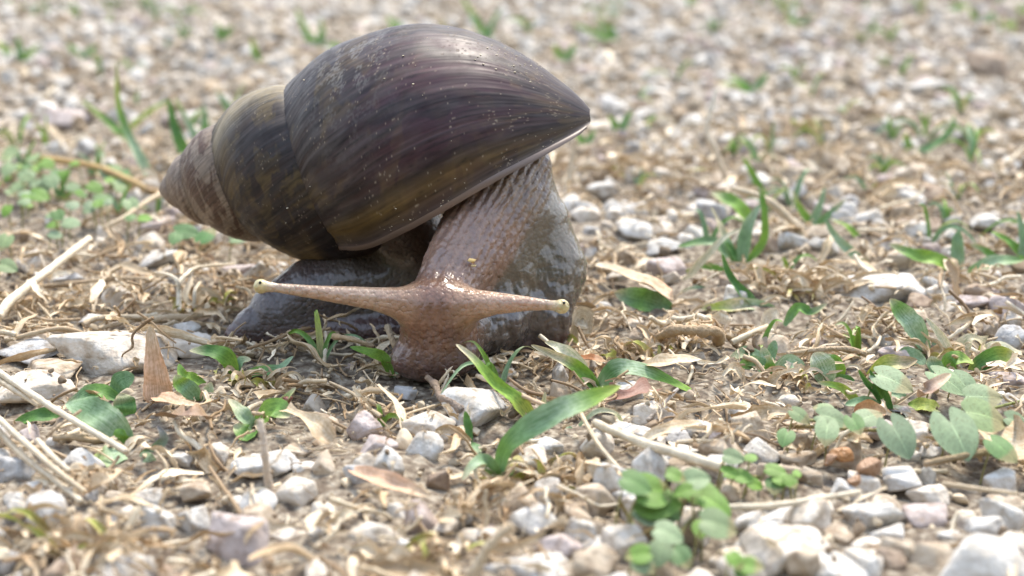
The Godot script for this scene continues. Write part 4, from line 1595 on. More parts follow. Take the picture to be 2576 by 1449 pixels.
func place_stones() -> void:
	# large stones that the photo shows one by one: x, y, width, height, tone, shape
	stone(275, 886, 330, 62, WARM, 1, "wide pale flat slab lying before the snail's tail")
	stone(62, 961, 215, 54, WARM, 13, "cream ridged slab at the left edge under a bluish stone")
	stone(60, 886, 150, 36, BLUE, 5, "bluish grey flat stone at the left edge")
	stone(467, 857, 135, 46, WARM, 9, "pale stone touching the snail's tail tip from the left")
	stone(118, 922, 165, 46, BUFF, 17, "buff stone wedged between the bluish stone and cream slab")
	stone(396, 636, 112, 34, PALE, 21, "white oblong stone on bare soil under the shell spire", 8)
	stone(168, 685, 80, 46, BLUE, 12, "grey stone right of the white straw")
	stone(600, 668, 92, 40, LILAC, 15, "lilac grey stone half hidden behind the snail's tail")
	stone(227, 786, 66, 28, PALE, 6, "small white chip above the brown stalk at left")
	stone(663, 1155, 182, 66, PALE, 2, "flat white stone with an upright twig before it")
	stone(765, 1168, 80, 38, PALE, 10, "small white stone right of the flat white stone")
	stone(750, 1118, 90, 36, BUFF, 4, "buff stone above the small white stone")
	stone(600, 1330, 175, 150, LILAC, 8, "tall pointed grey stone blurred in the foreground")
	stone(735, 1331, 115, 62, WARM, 3, "cream stone right of the tall pointed stone")
	stone(30, 1170, 105, 96, BLUE, 18, "large grey stone at the left edge under the straws")
	stone(205, 1135, 120, 74, PALE, 11, "pale rounded stone between the straw bundle and long blue-green leaf")
	stone(95, 1222, 95, 60, PALE, 24, "light grey stone below the straw bundle")
	stone(491, 1212, 95, 52, BUFF, 7, "buff flat stone left of the flat white stone")
	stone(808, 1048, 84, 48, BUFF, 16, "buff stone in dry grass left of the snail's mouth")
	stone(10, 1392, 66, 76, BLUE, 20, "grey stone cut by the lower left corner")
	stone(1202, 1008, 172, 104, PALE, 0, "white pitted rock right before the snail's mouth")
	stone(1082, 1044, 145, 74, WARM, 13, "brownish cream rock left of the white pitted rock")
	stone(950, 1102, 110, 84, LILAC, 19, "grey angular stone below the snail's mouth at left")
	stone(1018, 969, 64, 38, BLUE, 9, "small slate stone under the snail's chin")
	stone(1337, 1290, 125, 100, PALE, 5, "pale angular stone below the big green blade")
	stone(1404, 1352, 135, 96, LILAC, 14, "lilac brown stone touching the pale angular stone")
	stone(936, 1334, 140, 100, WARM, 22, "cream round-topped stone in the lower middle")
	stone(1558, 1350, 84, 58, BLUE, 10, "dark grey block below the bushy plant's stem")
	stone(1329, 1430, 225, 70, PALE, 1, "broad pale stone cut by the lower edge in the middle")
	stone(1116, 1442, 100, 50, BLUE, 23, "bluish stone cut by the lower edge beside the stick")
	stone(1012, 1362, 52, 62, PALE, 6, "white upright chip right of the cream round-topped stone")
	stone(1584, 1068, 110, 56, PALE, 3, "white angular stone behind the long flat straw")
	stone(1640, 1085, 80, 46, PALE, 16, "white stone beside the white angular stone, right of it")
	stone(1992, 1367, 228, 128, WARM, 0, "big white-topped block with brown front side")
	stone(1868, 1408, 112, 110, WARM, 25, "rounded cream stone left of the big white-topped block")
	stone(2120, 1428, 215, 76, PALE, 17, "long pale stone before the big white-topped block")
	stone(2202, 1272, 145, 96, PALE, 12, "grey white wedge stone behind the big block")
	stone(2337, 1280, 132, 74, LILAC, 24, "grey rounded stone right of the wedge stone")
	stone(2487, 1303, 108, 78, PALE, 2, "white square block at the lower right")
	stone(2120, 1330, 92, 76, BUFF, 4, "buff stone with dark side behind the big block")
	stone(1972, 1296, 125, 54, PALE, 9, "low pale stone above the big white-topped block")
	stone(2190, 1352, 94, 64, WARM, 26, "smooth cream stone right of the big block")
	stone(2262, 1372, 96, 112, BUFF, 8, "brown grey stone with pointed top beside the smooth cream stone")
	stone(2371, 1398, 152, 112, BUFF, 18, "large buff stone near the lower right corner")
	stone(1887, 1053, 92, 104, BUFF, 8, "pointed brown stone left of the creeping plant", 20)
	stone(1917, 1112, 108, 78, PALE, 11, "grey white stone under the pointed brown stone")
	stone(1763, 1052, 84, 52, PALE, 19, "pale stone left of the pointed brown stone")
	stone(1812, 1074, 68, 48, LILAC, 6, "lilac white stone touching the pointed brown stone")
	stone(1703, 1082, 84, 50, BLUE, 5, "grey stone above the white shard")
	stone(1718, 1124, 92, 46, PALE, 21, "smooth white shard beside the long flat straw")
	stone(2007, 1130, 98, 42, BUFF, 15, "grey brown stone in shade of the creeping plant")
	stone(2277, 1185, 112, 52, PALE, 7, "white stone below the heart-shaped leaves")
	stone(2550, 945, 98, 50, LILAC, 27, "purple brown stone at the right edge")
	stone(2542, 830, 82, 74, BLUE, 20, "rounded grey stone at the right edge")
	stone(2262, 872, 96, 56, LILAC, 23, "mauve white stone behind the folded grey-green leaf")
	stone(2221, 724, 224, 56, PALE, 17, "flat cream slab right of the dry grass clump")
	stone(2300, 782, 96, 44, BUFF, 1, "buff flat stone below the flat cream slab")
	stone(2448, 748, 84, 48, LILAC, 3, "mauve stone right of the flat cream slab")
	stone(2123, 532, 74, 60, PALE, 22, "round white stone behind the grass tuft")
	stone(1792, 522, 84, 78, BLUE, 16, "blue grey block behind the grass tuft")
	stone(2480, 540, 92, 46, PALE, 13, "white stone at the right behind grass blades")
	stone(1680, 655, 98, 62, LILAC, 24, "purple grey stone left of the grass tuft")
	stone(1597, 562, 102, 60, PALE, 25, "bright white stone right of the snail's foot")
	stone(1667, 603, 114, 40, PALE, 14, "flat white stone beside the purple grey stone")
	stone(1560, 677, 74, 36, PALE, 21, "small white stone near the snail's foot, right side")
	stone(1512, 458, 80, 46, PALE, 26, "white rounded stone right of the shell lip")
	stone(1475, 525, 84, 50, WARM, 10, "cream stone right of the snail's neck")
	stone(1608, 822, 54, 44, BUFF, 20, "round brown stone on dark soil right of the snail")
	stone(2490, 152, 118, 74, BROWN, 8, "dark pinkish rock far off at the upper right")
	stone(2335, 205, 112, 50, PALE, 12, "white rock with dark underside far off at the right")
	stone(150, 285, 120, 62, LILAC, 18, "brownish rock far off at the left")

func place_plants() -> void:
	var g := [TEAL, GREEN, GREEN, LIME]
	var fr := [TEAL, FROST, FROST, GREEN]
	var dp := [DEEP, DEEP, GREEN]
	# foreground
	sprig("big green grass blade with pale holes rising in the foreground, with drooping side blades", "grass_sprig", "grass sprig", [
		[[[1254, 1186], [1286, 1112, 2], [1395, 1040, 4], [1480, 1005, 3], [1562, 970, 1]], 62, [TEAL, GREEN, TEAL, FROST, BRIGHT, LIME], 1, 0.25],
		[[[1254, 1190], [1222, 1160, 3], [1190, 1170, 6], [1162, 1208, 8]], 42, [GREEN, TEAL, FROST]],
		[[[1430, 1062], [1446, 1131, 3], [1464, 1200, 6]], 34, [FROST, GREEN, LIME], 1],
		[[[1457, 1060], [1500, 1036, 2], [1540, 1036, 3], [1563, 1060, 4], [1567, 1122, 5]], 18, [FROST, STRAW, LIME]],
		[[[1262, 1196], [1285, 1190, 5], [1292, 1172, 6]], 22, [FROST, GREEN]],
	])
	sprig("long light green blade with dry tip crossing before the snail's mouth", "grass_sprig", "grass sprig", [
		[[[1345, 1058], [1300, 1010, 1], [1247, 968, 2], [1190, 905, 2], [1147, 866, 1]], 48, [GREEN, LIME, BRIGHT, BRIGHT, BRIGHT, STRAW], 0, 0.5],
		[[[1340, 1060], [1365, 1022, 1], [1372, 985, 1]], 22, [LIME, STRAW]],
	])
	sprig("tiny dark green sprout in dry grass below the white rock", "grass_sprig", "grass sprig", [
		[[[1183, 1104], [1176, 1070, 0], [1170, 1034, 0]], 22, [DEEP, DEEP, GREEN], 1],
		[[[1183, 1104], [1196, 1130, 2], [1199, 1156, 4]], 28, [DEEP, TEAL], 1],
	])
	sprig("small fresh green sprout touching the snail's chin from the left", "grass_sprig", "grass sprig", [
		[[[986, 938], [968, 905, 1], [930, 888, 2], [880, 873, 2]], 30, [GREEN, BRIGHT, GREEN], 1],
		[[[988, 938], [1005, 924, 1], [1026, 926, 2]], 22, [FROST, FROST], 1],
		[[[986, 938], [992, 922, 0], [1000, 912, 0]], 14, dp, 1],
	])
	sprig("half dry folded leaf blade right of the snail's mouth, tan and green", "grass_sprig", "grass sprig", [
		[[[1500, 968], [1455, 930, 1], [1400, 898, 1], [1336, 868, 1]], 40, [DEEP, GREEN, BRIGHT, STRAW, STRAW], 0, 0.9],
		[[[1490, 964], [1450, 912, 0], [1405, 880, 0], [1370, 860, 0]], 36, [STRAW, STRAW, PALE_STRAW], 1, 0.6],
	])
	sprig("broad mottled leaf blade with long green tip on dark soil right of the mouth", "grass_sprig", "grass sprig", [
		[[[1505, 968], [1545, 934, 2], [1584, 926, 3], [1640, 940, 3], [1700, 965, 3], [1750, 990, 3]], 60, [FROST, DEEP, FROST, FROST, GREEN, BRIGHT, BRIGHT], 0, 0.2],
	])
	sprig("green sprig of grass at left behind the twig, with long blade arching left", "grass_sprig", "grass sprig", [
		[[[594, 940], [575, 905, 1], [535, 886, 2], [476, 882, 2]], 42, [GREEN, BRIGHT, GREEN, DEEP], 1, 0.3],
		[[[594, 940], [606, 912, 0], [632, 905, 0]], 28, [DEEP, TEAL], 1],
		[[[598, 940], [650, 936, 2], [700, 930, 2], [738, 896, 1]], 30, [FROST, GREEN, TEAL, FROST], 1],
	])
	sprig("pair of curling green blades right of the upright tan leaf", "grass_sprig", "grass sprig", [
		[[[505, 1004], [480, 985, 2], [455, 965, 3], [441, 942, 3]], 44, [DEEP, TEAL, TEAL, BRIGHT], 1],
		[[[520, 963], [490, 955, 1], [462, 945, 2], [450, 915, 1]], 30, [GREEN, BRIGHT, GREEN], 1],
		[[[508, 1002], [522, 985, 0], [530, 960, 0]], 26, [BRIGHT, FROST], 1],
	])
	sprig("glossy green leaves around the upright twig in the foreground", "grass_sprig", "grass sprig", [
		[[[640, 1066], [610, 1045, 2], [575, 1004, 1]], 42, [TEAL, FROST, STRAW], 1],
		[[[642, 1060], [690, 1030, 2], [728, 1050, 3]], 60, [GREEN, BRIGHT, GREEN], 1],
		[[[642, 1072], [620, 1092, 3], [590, 1068, 2]], 46, [DEEP, GREEN, GREEN], 1],
		[[[690, 1040], [715, 1010, 0], [745, 975, 0]], 22, [LIME, BRIGHT], 1],
	])
	sprig("wide blue-green blades with round dark leaves beside the pair of straws", "grass_sprig", "grass sprig", [
		[[[325, 1104], [280, 1068, 2], [220, 1030, 2], [165, 1016, 1]], 78, [TEAL, FROST, TEAL, FROST], 1, 0.15],
		[[[300, 994], [250, 985, 1], [200, 1004, 2], [165, 1022, 2]], 46, [DEEP, GREEN, TEAL], 1],
		[[[290, 985], [305, 962, 0], [338, 945, 0]], 58, [DEEP, TEAL], 1, 0.1],
		[[[318, 1040], [312, 1018, 0], [300, 990, 0]], 62, [GREEN, DEEP], 1, 0.1],
		[[[318, 1118], [306, 1098, 1], [312, 1080, 1]], 40, [GREEN, GREEN], 1],
		[[[160, 1040], [100, 1045, 1], [28, 1070, 2]], 36, [GREEN, DEEP, GREEN], 1],
	])
	sprig("pale bluish leaf pieces below the straws' end at left", "grass_sprig", "grass sprig", [
		[[[318, 1128], [280, 1150, 3], [225, 1165, 4]], 68, [FROST, FROST, LIME], 1, 0.2],
		[[[345, 1140], [365, 1168, 3], [395, 1195, 4]], 56, [FROST, FROST], 1, 0.2],
		[[[350, 1135], [410, 1110, 0], [395, 1070, 0]], 22, [DEEP, LILAC_LEAF], 1],
	])
	# right of the snail
	sprig("grass tuft right of the snail with tall blue-green blade and dry tips", "grass_tuft", "grass tuft", [
		[[[1868, 654], [1876, 590, 0], [1892, 548, 0], [1912, 515, 0]], 40, [TEAL, TEAL, FROST, FROST], 0, 0.5],
		[[[1845, 650], [1822, 598, 0], [1806, 560, 0], [1788, 520, 0]], 34, [GREEN, TEAL, STRAW, STRAW], 0],
		[[[1838, 640], [1790, 608, 1], [1705, 620, 2]], 38, [TEAL, TEAL, GREEN], 0],
		[[[1862, 652], [1842, 632, 0], [1825, 608, 0]], 26, dp],
		[[[1880, 650], [1922, 600, 0], [1918, 500, 0], [1905, 468, 0]], 24, [GREEN, BRIGHT, GREEN]],
		[[[1893, 560], [1850, 515, 0], [1788, 486, 0]], 44, [BRIGHT, BRIGHT, GREEN], 1],
		[[[1720, 700], [1782, 640, 0], [1820, 600, 0], [1866, 574, 0]], 22, [STRAW, STRAW, PALE_STRAW]],
	])
	sprig("dark green blade and crinkled blades on dark soil below the grass tuft", "grass_sprig", "grass sprig", [
		[[[1902, 762], [1865, 738, 0], [1832, 692, 0], [1816, 640, 0]], 34, [TEAL, DEEP, DEEP, GREEN], 0, 0.8],
		[[[1952, 772], [1886, 772, 1], [1820, 778, 2], [1762, 779, 3]], 36, [TEAL, FROST, STRAW, LIME, STRAW], 1, 0.9],
		[[[1974, 810], [2006, 778, 0], [2040, 790, 0], [2082, 764, 0]], 28, [TEAL, GREEN, DEEP], 1, 0.7],
	])
	sprig("thick green folded leaf with white margin left of the dark blade", "grass_sprig", "grass sprig", [
		[[[1690, 768], [1640, 762, 1], [1590, 748, 1], [1546, 736, 1]], 56, [DEEP, TEAL, GREEN, TEAL], 1, 0.7],
		[[[1830, 676], [1770, 684, 0], [1715, 706, 1], [1670, 706, 1]], 42, [GREEN, GREEN, LIME, LIME], 1, 0.5],
		[[[1780, 722], [1740, 742, 0], [1695, 756, 0]], 40, [TEAL, FROST, STRAW], 1],
	])
	sprig("small grass sprig with fanned blades before the knobbly root", "grass_sprig", "grass sprig", [
		[[[1938, 932], [1890, 925, 2], [1845, 955, 4], [1790, 975, 5]], 60, [TEAL, TEAL, BRIGHT, STRAW], 0, 0.6],
		[[[1928, 900], [1880, 888, 0], [1835, 905, 1]], 34, [FROST, TEAL, STRAW], 1],
		[[[1938, 930], [1928, 902, 0], [1918, 872, 0]], 30, [GREEN, FROST, FROST], 1],
		[[[1936, 910], [1942, 880, 0], [1950, 856, 0]], 26, [TEAL, TEAL, FROST], 1],
		[[[1944, 932], [1985, 912, 2], [2025, 924, 2]], 38, [FROST, FROST, FROST], 1],
		[[[1936, 934], [1936, 915, 1], [1930, 894, 1]], 26, [GREEN, GREEN], 2],
	])
	sprig("frosty grey-green blade with bright green leaf, left of the heart-leaved plant", "grass_sprig", "grass sprig", [
		[[[2086, 955], [2066, 920, 1], [2046, 888, 1]], 62, [FROST, FROST, PALE_STRAW], 1, 0.3],
		[[[2118, 940], [2098, 915, 1], [2066, 902, 1]], 40, [BRIGHT, BRIGHT, GREEN], 1],
		[[[2150, 948], [2110, 955, 0], [2075, 965, 0]], 26, [DEEP, GREEN], 1],
		[[[2160, 1005], [2115, 975, 1], [2056, 962, 1]], 28, [GREEN, LIME, BRIGHT], 0],
	])
	sprig("dark green upright pair of blades with spread side leaves among heart-shaped leaves", "grass_sprig", "grass sprig", [
		[[[2238, 1022], [2205, 990, 0], [2180, 962, 0], [2160, 930, 0]], 26, dp, 0, 0.8],
		[[[2242, 1020], [2222, 985, 0], [2205, 960, 0], [2188, 930, 0]], 26, [DEEP, GREEN, DEEP], 0, 0.8],
		[[[2232, 1024], [2180, 1014, 2], [2125, 1018, 3]], 32, [DEEP, TEAL, TEAL], 1],
		[[[2232, 1024], [2268, 1036, 3], [2298, 1070, 5]], 44, [FROST, LILAC_LEAF, FROST], 1],
		[[[2285, 1010], [2330, 1022, 2], [2372, 1036, 3]], 42, [GREEN, LIME, LIME], 1],
		[[[2290, 1000], [2250, 990, 0], [2200, 985, 0]], 24, [TEAL, FROST], 1],
	])
	sprig("folded grey-green leaf standing up with eaten patches at the right", "grass_sprig", "grass sprig", [
		[[[2332, 884], [2300, 830, 0], [2268, 790, 0], [2238, 752, 0]], 56, [TEAL, TEAL, FROST, FROST, GREEN], 1, 0.5],
		[[[2330, 858], [2352, 885, 2], [2338, 920, 4], [2302, 956, 6]], 62, [FROST, FROST, FROST], 1, 0.2],
		[[[2330, 900], [2280, 895, 1], [2255, 925, 2]], 44, [FROST, TEAL], 1, 0.2],
	])
	sprig("yellow-green half dry blade lying over the heart-shaped leaves", "grass_sprig", "grass sprig", [
		[[[2180, 945], [2225, 918, 2], [2270, 915, 2], [2308, 905, 2]], 40, [LIME, LIME, TAN, DUN], 1, 0.5],
	])
	sprig("tattered bright green and straw clump at the right edge", "grass_tuft", "grass tuft", [
		[[[2372, 930], [2400, 905, 1], [2450, 915, 2]], 46, [BRIGHT, GREEN, LIME], 1],
		[[[2440, 925], [2500, 900, 1], [2555, 892, 1]], 50, [LIME, DEEP, GREEN, LIME], 1, 0.4],
		[[[2450, 905], [2500, 880, 0], [2570, 890, 0]], 40, [STRAW, STRAW, PALE_STRAW], 2],
		[[[2370, 935], [2350, 915, 0], [2345, 895, 0]], 36, [TEAL, TEAL], 1],
		[[[2400, 900], [2370, 850, 0], [2330, 800, 0]], 30, [STRAW, PALE_STRAW], 0],
		[[[2410, 890], [2440, 850, 0], [2480, 865, 0]], 44, [STRAW, STRAW, TAN], 2],
	])
	sprig("grass tuft at the right edge with bright green blade to the left", "grass_tuft", "grass tuft", [
		[[[2412, 682], [2360, 655, 1], [2300, 642, 1], [2236, 614, 0]], 36, [LIME, BRIGHT, BRIGHT, GREEN], 1],
		[[[2414, 670], [2410, 625, 0], [2412, 578, 0]], 34, [FROST, TEAL, TEAL], 1],
		[[[2436, 678], [2500, 660, 1], [2576, 654, 1]], 34, [GREEN, FROST, GREEN], 1],
		[[[2520, 660], [2480, 632, 0], [2440, 614, 0]], 26, [TEAL, GREEN]],
		[[[2590, 650], [2540, 610, 0], [2492, 582, 0]], 30, [BRIGHT, GREEN, BRIGHT]],
		[[[2570, 650], [2572, 600, 0], [2560, 530, 0]], 34, [FROST, TEAL, FROST]],
	])
	sprig("blue-green blades leaning left behind the dry stalk, right of the tuft", "grass_tuft", "grass tuft", [
		[[[2182, 655], [2130, 625, 0], [2098, 590, 0], [2076, 552, 0]], 30, [TEAL, FROST, TEAL]],
		[[[2166, 600], [2130, 570, 0], [2088, 552, 0]], 26, [BRIGHT, BRIGHT]],
		[[[2040, 560], [2060, 520, 0], [2075, 470, 0]], 30, [TEAL, FROST]],
		[[[2045, 560], [2010, 520, 0], [1995, 480, 0]], 24, [GREEN, BRIGHT]],
		[[[2055, 560], [2095, 530, 0], [2130, 500, 0]], 22, [GREEN, TEAL]],
	])
	sprig("single bright blade on the soil, far right of the shell lip", "grass_sprig", "grass sprig", [[[[1915, 480], [1895, 440, 0], [1868, 395, 0]], 24, [GREEN, BRIGHT]]])
	# left of the shell
	sprig("grass tuft left of the shell with tall forked blades and whitish stem", "grass_tuft", "grass tuft", [
		[[[384, 458], [350, 395, 0], [317, 330, 0], [295, 250, 0], [293, 150, 0]], 30, [PALE_STRAW, FROST, FROST, GREEN, LIME], 0, 0.5],
		[[[318, 345], [270, 305, 0], [205, 252, 0]], 28, [GREEN, GREEN, LIME]],
		[[[318, 325], [370, 285, 0], [428, 250, 0]], 24, [LIME, LIME, BRIGHT]],
		[[[318, 345], [280, 375, 0], [250, 404, 0]], 26, [BRIGHT, GREEN]],
	])
	sprig("dark green blade beside the shell's spire with thin pale companions", "grass_tuft", "grass tuft", [
		[[[468, 388], [440, 320, 0], [424, 248, 0]], 34, [GREEN, DEEP, GREEN]],
		[[[500, 352], [470, 300, 0], [440, 245, 0]], 22, [TEAL, FROST, LIME]],
		[[[508, 350], [516, 310, 0], [512, 262, 0]], 26, [GREEN, TEAL]],
		[[[590, 285], [560, 250, 0], [545, 225, 0]], 24, [GREEN, TEAL]],
		[[[590, 285], [600, 240, 0], [622, 205, 0]], 20, [LIME, STRAW]],
	])
	# far and blurred
	var far := [[1225, 95, "far grass blade standing behind the shell's top", [[[1225, 95], [1190, 40, 0], [1160, -10, 0]], [[1228, 95], [1240, 60, 0], [1262, 20, 0]]]],
		[785, 115, "far green tuft above the shell's left slope", [[[790, 118], [765, 70, 0], [745, 20, 0]], [[795, 118], [810, 80, 0], [805, 40, 0]], [[860, 140], [850, 118, 0], [820, 110, 0]]]],
		[560, 90, "far pale green tuft near the top left", [[[560, 95], [552, 75, 0], [548, 55, 0]], [[562, 95], [575, 78, 0], [590, 66, 0]]]],
		[650, 150, "far yellowish blade left of the shell's top", [[[650, 155], [640, 120, 0], [632, 92, 0]]]],
		[40, 140, "far yellow-green tuft at the upper left edge", [[[35, 150], [10, 120, 0], [-20, 100, 0]], [[40, 150], [50, 120, 0], [40, 90, 0]], [[48, 150], [80, 130, 0], [105, 112, 0]]]],
		[200, 130, "far olive tuft near the upper left corner", [[[200, 150], [185, 125, 0], [170, 110, 0]], [[205, 150], [230, 125, 0], [245, 118, 0]]]],
		[1420, 145, "far light green tuft right of the shell's top", [[[1415, 150], [1400, 125, 0], [1390, 112, 0]], [[1420, 150], [1440, 125, 0], [1452, 110, 0]]]],
		[1520, 90, "far lime and reddish blade right of the shell's top", [[[1550, 105], [1500, 85, 0], [1440, 60, 0]], [[1550, 100], [1530, 70, 0], [1500, 45, 0]]]],
		[2460, 45, "far green tuft near the top right corner", [[[2465, 62], [2450, 40, 0], [2440, 20, 0]], [[2470, 62], [2490, 45, 0], [2500, 30, 0]], [[2530, 80], [2545, 62, 0], [2560, 55, 0]]]],
		[2010, 55, "far green tuft near the top, right of the middle", [[[2010, 62], [1995, 52, 0], [1975, 48, 0]], [[2015, 62], [2035, 50, 0], [2050, 44, 0]]]],
		[1900, 215, "far olive green tuft right of the shell", [[[1890, 225], [1860, 205, 0], [1830, 190, 0]], [[1895, 225], [1920, 200, 0], [1930, 185, 0]], [[1880, 225], [1850, 215, 0], [1800, 210, 0]]]],
		[1560, 320, "far green blades right of the shell lip", [[[1560, 335], [1545, 310, 0], [1530, 290, 0]], [[1555, 335], [1575, 300, 0], [1590, 280, 0]], [[1610, 330], [1630, 310, 0], [1650, 290, 0]]]],
		[2290, 365, "far teal sprout in gravel at the right", [[[2290, 378], [2280, 350, 0], [2272, 335, 0]], [[2300, 378], [2340, 370, 0], [2390, 330, 0], [2400, 290, 0]]]],
		[1470, 350, "far small green blades beside the shell lip", [[[1470, 360], [1455, 345, 0], [1440, 335, 0]], [[1475, 360], [1490, 340, 0], [1500, 325, 0]]]],
		[1120, 60, "far blade just behind the crown of the shell", [[[1010, 70], [985, 55, 0], [975, 40, 0]]]],
		[2420, 20, "far grey-green tuft at the top edge right", [[[2390, 30], [2410, 20, 0], [2440, 14, 0]]]]]
	for f in far:
		var blades := []
		for b in f[3]:
			blades.append([b, 24, [[GREEN, GREEN, LIME], [TEAL, GREEN], [GREEN, BRIGHT]][blades.size() % 3], 0])
		sprig(f[2], "grass_tuft", "grass tuft", blades, "blurred grass tufts in the background")
	# plants with broad leaves: x, y, width, notch, tone, heading, lift
	var soft := Color(0.34, 0.46, 0.235)
	var fresh := Color(0.19, 0.35, 0.11)
	var bold := Color(0.23, 0.43, 0.06)
	creeper("heart-leaved creeping plant with pale green leaves at the right", [
		[2266, 1104, 118, 75, 0.42, soft, 75, 4], [2412, 1100, 122, 78, 0.42, soft, 80, 4], [2480, 1044, 128, 58, 0.1, soft, 5, 5], [2250, 958, 118, 48, 0.2, soft, 30, 3], [2390, 960, 112, 50, 0.3, soft, 40, 3], [2472, 998, 105, 40, 0.1, soft, 8, 4],
		[2428, 968, 80, 60, 0.3, soft, 60, 2], [2525, 1132, 100, 70, 0.2, fresh, 50, 3], [2080, 1088, 82, 60, 0.35, soft, 100, 3], [2096, 1050, 90, 45, 0.2, soft, 20, 4], [2015, 1046, 60, 40, 0.2, soft, 40, 4], [1976, 1100, 60, 40, 0.2, fresh, 110, 2], [2153, 1070, 62, 50, 0.3, fresh, 80, 4],
		[2068, 1026, 50, 34, 0.2, soft, 200, 2], [2190, 1046, 80, 36, 0.2, soft, 330, 3], [2560, 1060, 70, 40, 0.2, soft, 20, 3]],
		[[[1990, 1072, 3], [2080, 1075, 3], [2176, 1082, 3], [2352, 1078, 3], [2450, 1040, 4], [2590, 1004, 4]], [[2096, 1080, 3], [2060, 1060, 4], [2000, 1056, 5]]])
	creeper("bright green bushy plant with stacked oval leaves and reddish stem", [
		[1600, 1214, 90, 50, 0.1, fresh, 20, 9], [1645, 1232, 120, 46, 0.1, bold, 340, 7], [1655, 1262, 130, 44, 0.1, bold, 10, 5], [1648, 1290, 120, 44, 0.1, soft, 15, 3], [1752, 1206, 88, 50, 0.1, soft, 350, 8], [1771, 1240, 100, 50, 0.1, bold, 20, 5], [1800, 1268, 96, 40, 0.1, bold, 35, 4],
		[1720, 1236, 70, 40, 0.1, bold, 160, 7], [1808, 1318, 104, 56, 0.1, soft, 10, 4], [1765, 1330, 60, 40, 0.1, bold, 100, 2], [1682, 1340, 100, 52, 0.1, soft, 20, 3], [1660, 1390, 90, 56, 0.1, soft, 100, 2], [1605, 1396, 84, 50, 0.1, bold, 170, 2], [1712, 1398, 80, 48, 0.1, fresh, 60, 1], [1700, 1195, 60, 30, 0.1, bold, 15, 9], [1690, 1290, 60, 36, 0.1, fresh, 50, 3], [1620, 1420, 80, 40, 0.1, soft, 30, 1]],
		[[[1558, 1258, 8], [1580, 1300, 4], [1612, 1350, 2]], [[1612, 1350, 2], [1690, 1300, 6], [1720, 1240, 8]], [[1690, 1400, 2], [1720, 1330, 4], [1760, 1290, 5]]])
	creeper("low cluster of tiny lime leaves beside the amber husks", [
		[1845, 1150, 62, 30, 0.1, soft, 20, 5], [1890, 1150, 40, 26, 0.1, bold, 300, 5], [1840, 1185, 66, 26, 0.1, bold, 340, 3], [1870, 1200, 60, 26, 0.1, bold, 20, 2], [1950, 1182, 60, 26, 0.1, bold, 15, 3], [1965, 1206, 54, 26, 0.1, bold, 170, 2], [1990, 1212, 46, 30, 0.1, bold, 60, 2], [1950, 1222, 60, 36, 0.1, fresh, 100, 1], [1900, 1218, 54, 30, 0.1, bold, 10, 1], [2005, 1190, 34, 24, 0.1, bold, 280, 3]],
		[[[1850, 1195, 2], [1900, 1200, 2], [1980, 1205, 2]]])
	creeper("bright green three-lobed leaf among white stones at the lower edge", [[1850, 1408, 62, 34, 0.1, bold, 55, 6], [1890, 1424, 76, 34, 0.1, bold, 10, 5], [1866, 1436, 60, 30, 0.1, fresh, 120, 4]], [[[1880, 1446, 1], [1870, 1425, 4]]])
	creeper("mat of small pale green leaves at the left edge", [
		[30, 380, 46, 23, 0.2, soft, 20, 6], [80, 395, 43, 22, 0.2, soft, 200, 5], [120, 412, 46, 23, 0.2, bold, 30, 4], [20, 425, 50, 23, 0.2, soft, 100, 5], [70, 440, 52, 26, 0.2, soft, 15, 5], [130, 455, 50, 26, 0.2, soft, 60, 4], [40, 470, 46, 26, 0.2, soft, 150, 3], [100, 490, 50, 23, 0.2, bold, 10, 3], [160, 440, 39, 22, 0.2, bold, 80, 4], [185, 470, 42, 22, 0.2, soft, 20, 4],
		[240, 470, 52, 29, 0.2, bold, 30, 5], [262, 500, 55, 26, 0.2, fresh, 350, 4], [225, 520, 46, 23, 0.2, soft, 100, 3], [330, 515, 46, 26, 0.2, soft, 60, 4], [180, 560, 52, 19, 0.2, soft, 10, 3], [130, 565, 39, 19, 0.2, bold, 160, 2], [140, 590, 43, 17, 0.2, soft, 20, 2], [330, 545, 39, 23, 0.2, fresh, 300, 3], [365, 548, 36, 23, 0.2, bold, 10, 4], [15, 530, 36, 29, 0.2, bold, 100, 4], [10, 610, 59, 46, 0.2, soft, 100, 3], [20, 670, 59, 26, 0.2, soft, 20, 2]],
		[[[60, 480, 2], [200, 510, 2], [340, 540, 2]], [[20, 440, 2], [120, 440, 3], [240, 480, 3]]])
	var mat := []
	for i in 50:
		var x := rng.randf_range(-20.0, 330.0)
		var y := rng.randf_range(368.0, 560.0)
		if (x - 130.0) * (x - 130.0) / 40000.0 + (y - 455.0) * (y - 455.0) / 9000.0 > 1.0:
			continue
		mat.append([x, y, rng.randf_range(24.0, 50.0), 30, 0.15, [soft, bold, fresh, soft][i % 4], rng.randf_range(0.0, 360.0), rng.randf_range(1.0, 7.0)])
	for k in 4:
		var x := [60.0, 150.0, 235.0, 300.0][k] as float
		var y := [430.0, 500.0, 440.0, 540.0][k] as float
		sprig("%s among the low green weeds at left" % ["pale upright grass blades", "thin green blades before others", "slim bright grass blades farther right", "narrow blue-green grass blades near the soil"][k], "grass_sprig", "grass sprig", [
			[[[x, y], [x - 14, y - 35, 0], [x - 44, y - 58, 1]], 16, [GREEN, TEAL, FROST]], [[[x, y], [x + 10, y - 40, 0], [x + 30, y - 80, 0]], 15, [TEAL, GREEN, BRIGHT]], [[[x, y], [x + 40, y - 20, 2], [x + 78, y - 16, 3]], 16, [GREEN, BRIGHT, STRAW]]])
	creeper("dense low mat of green weeds left of the amber straw", mat, [[[20, 470, 2], [140, 450, 3], [280, 500, 2]]])
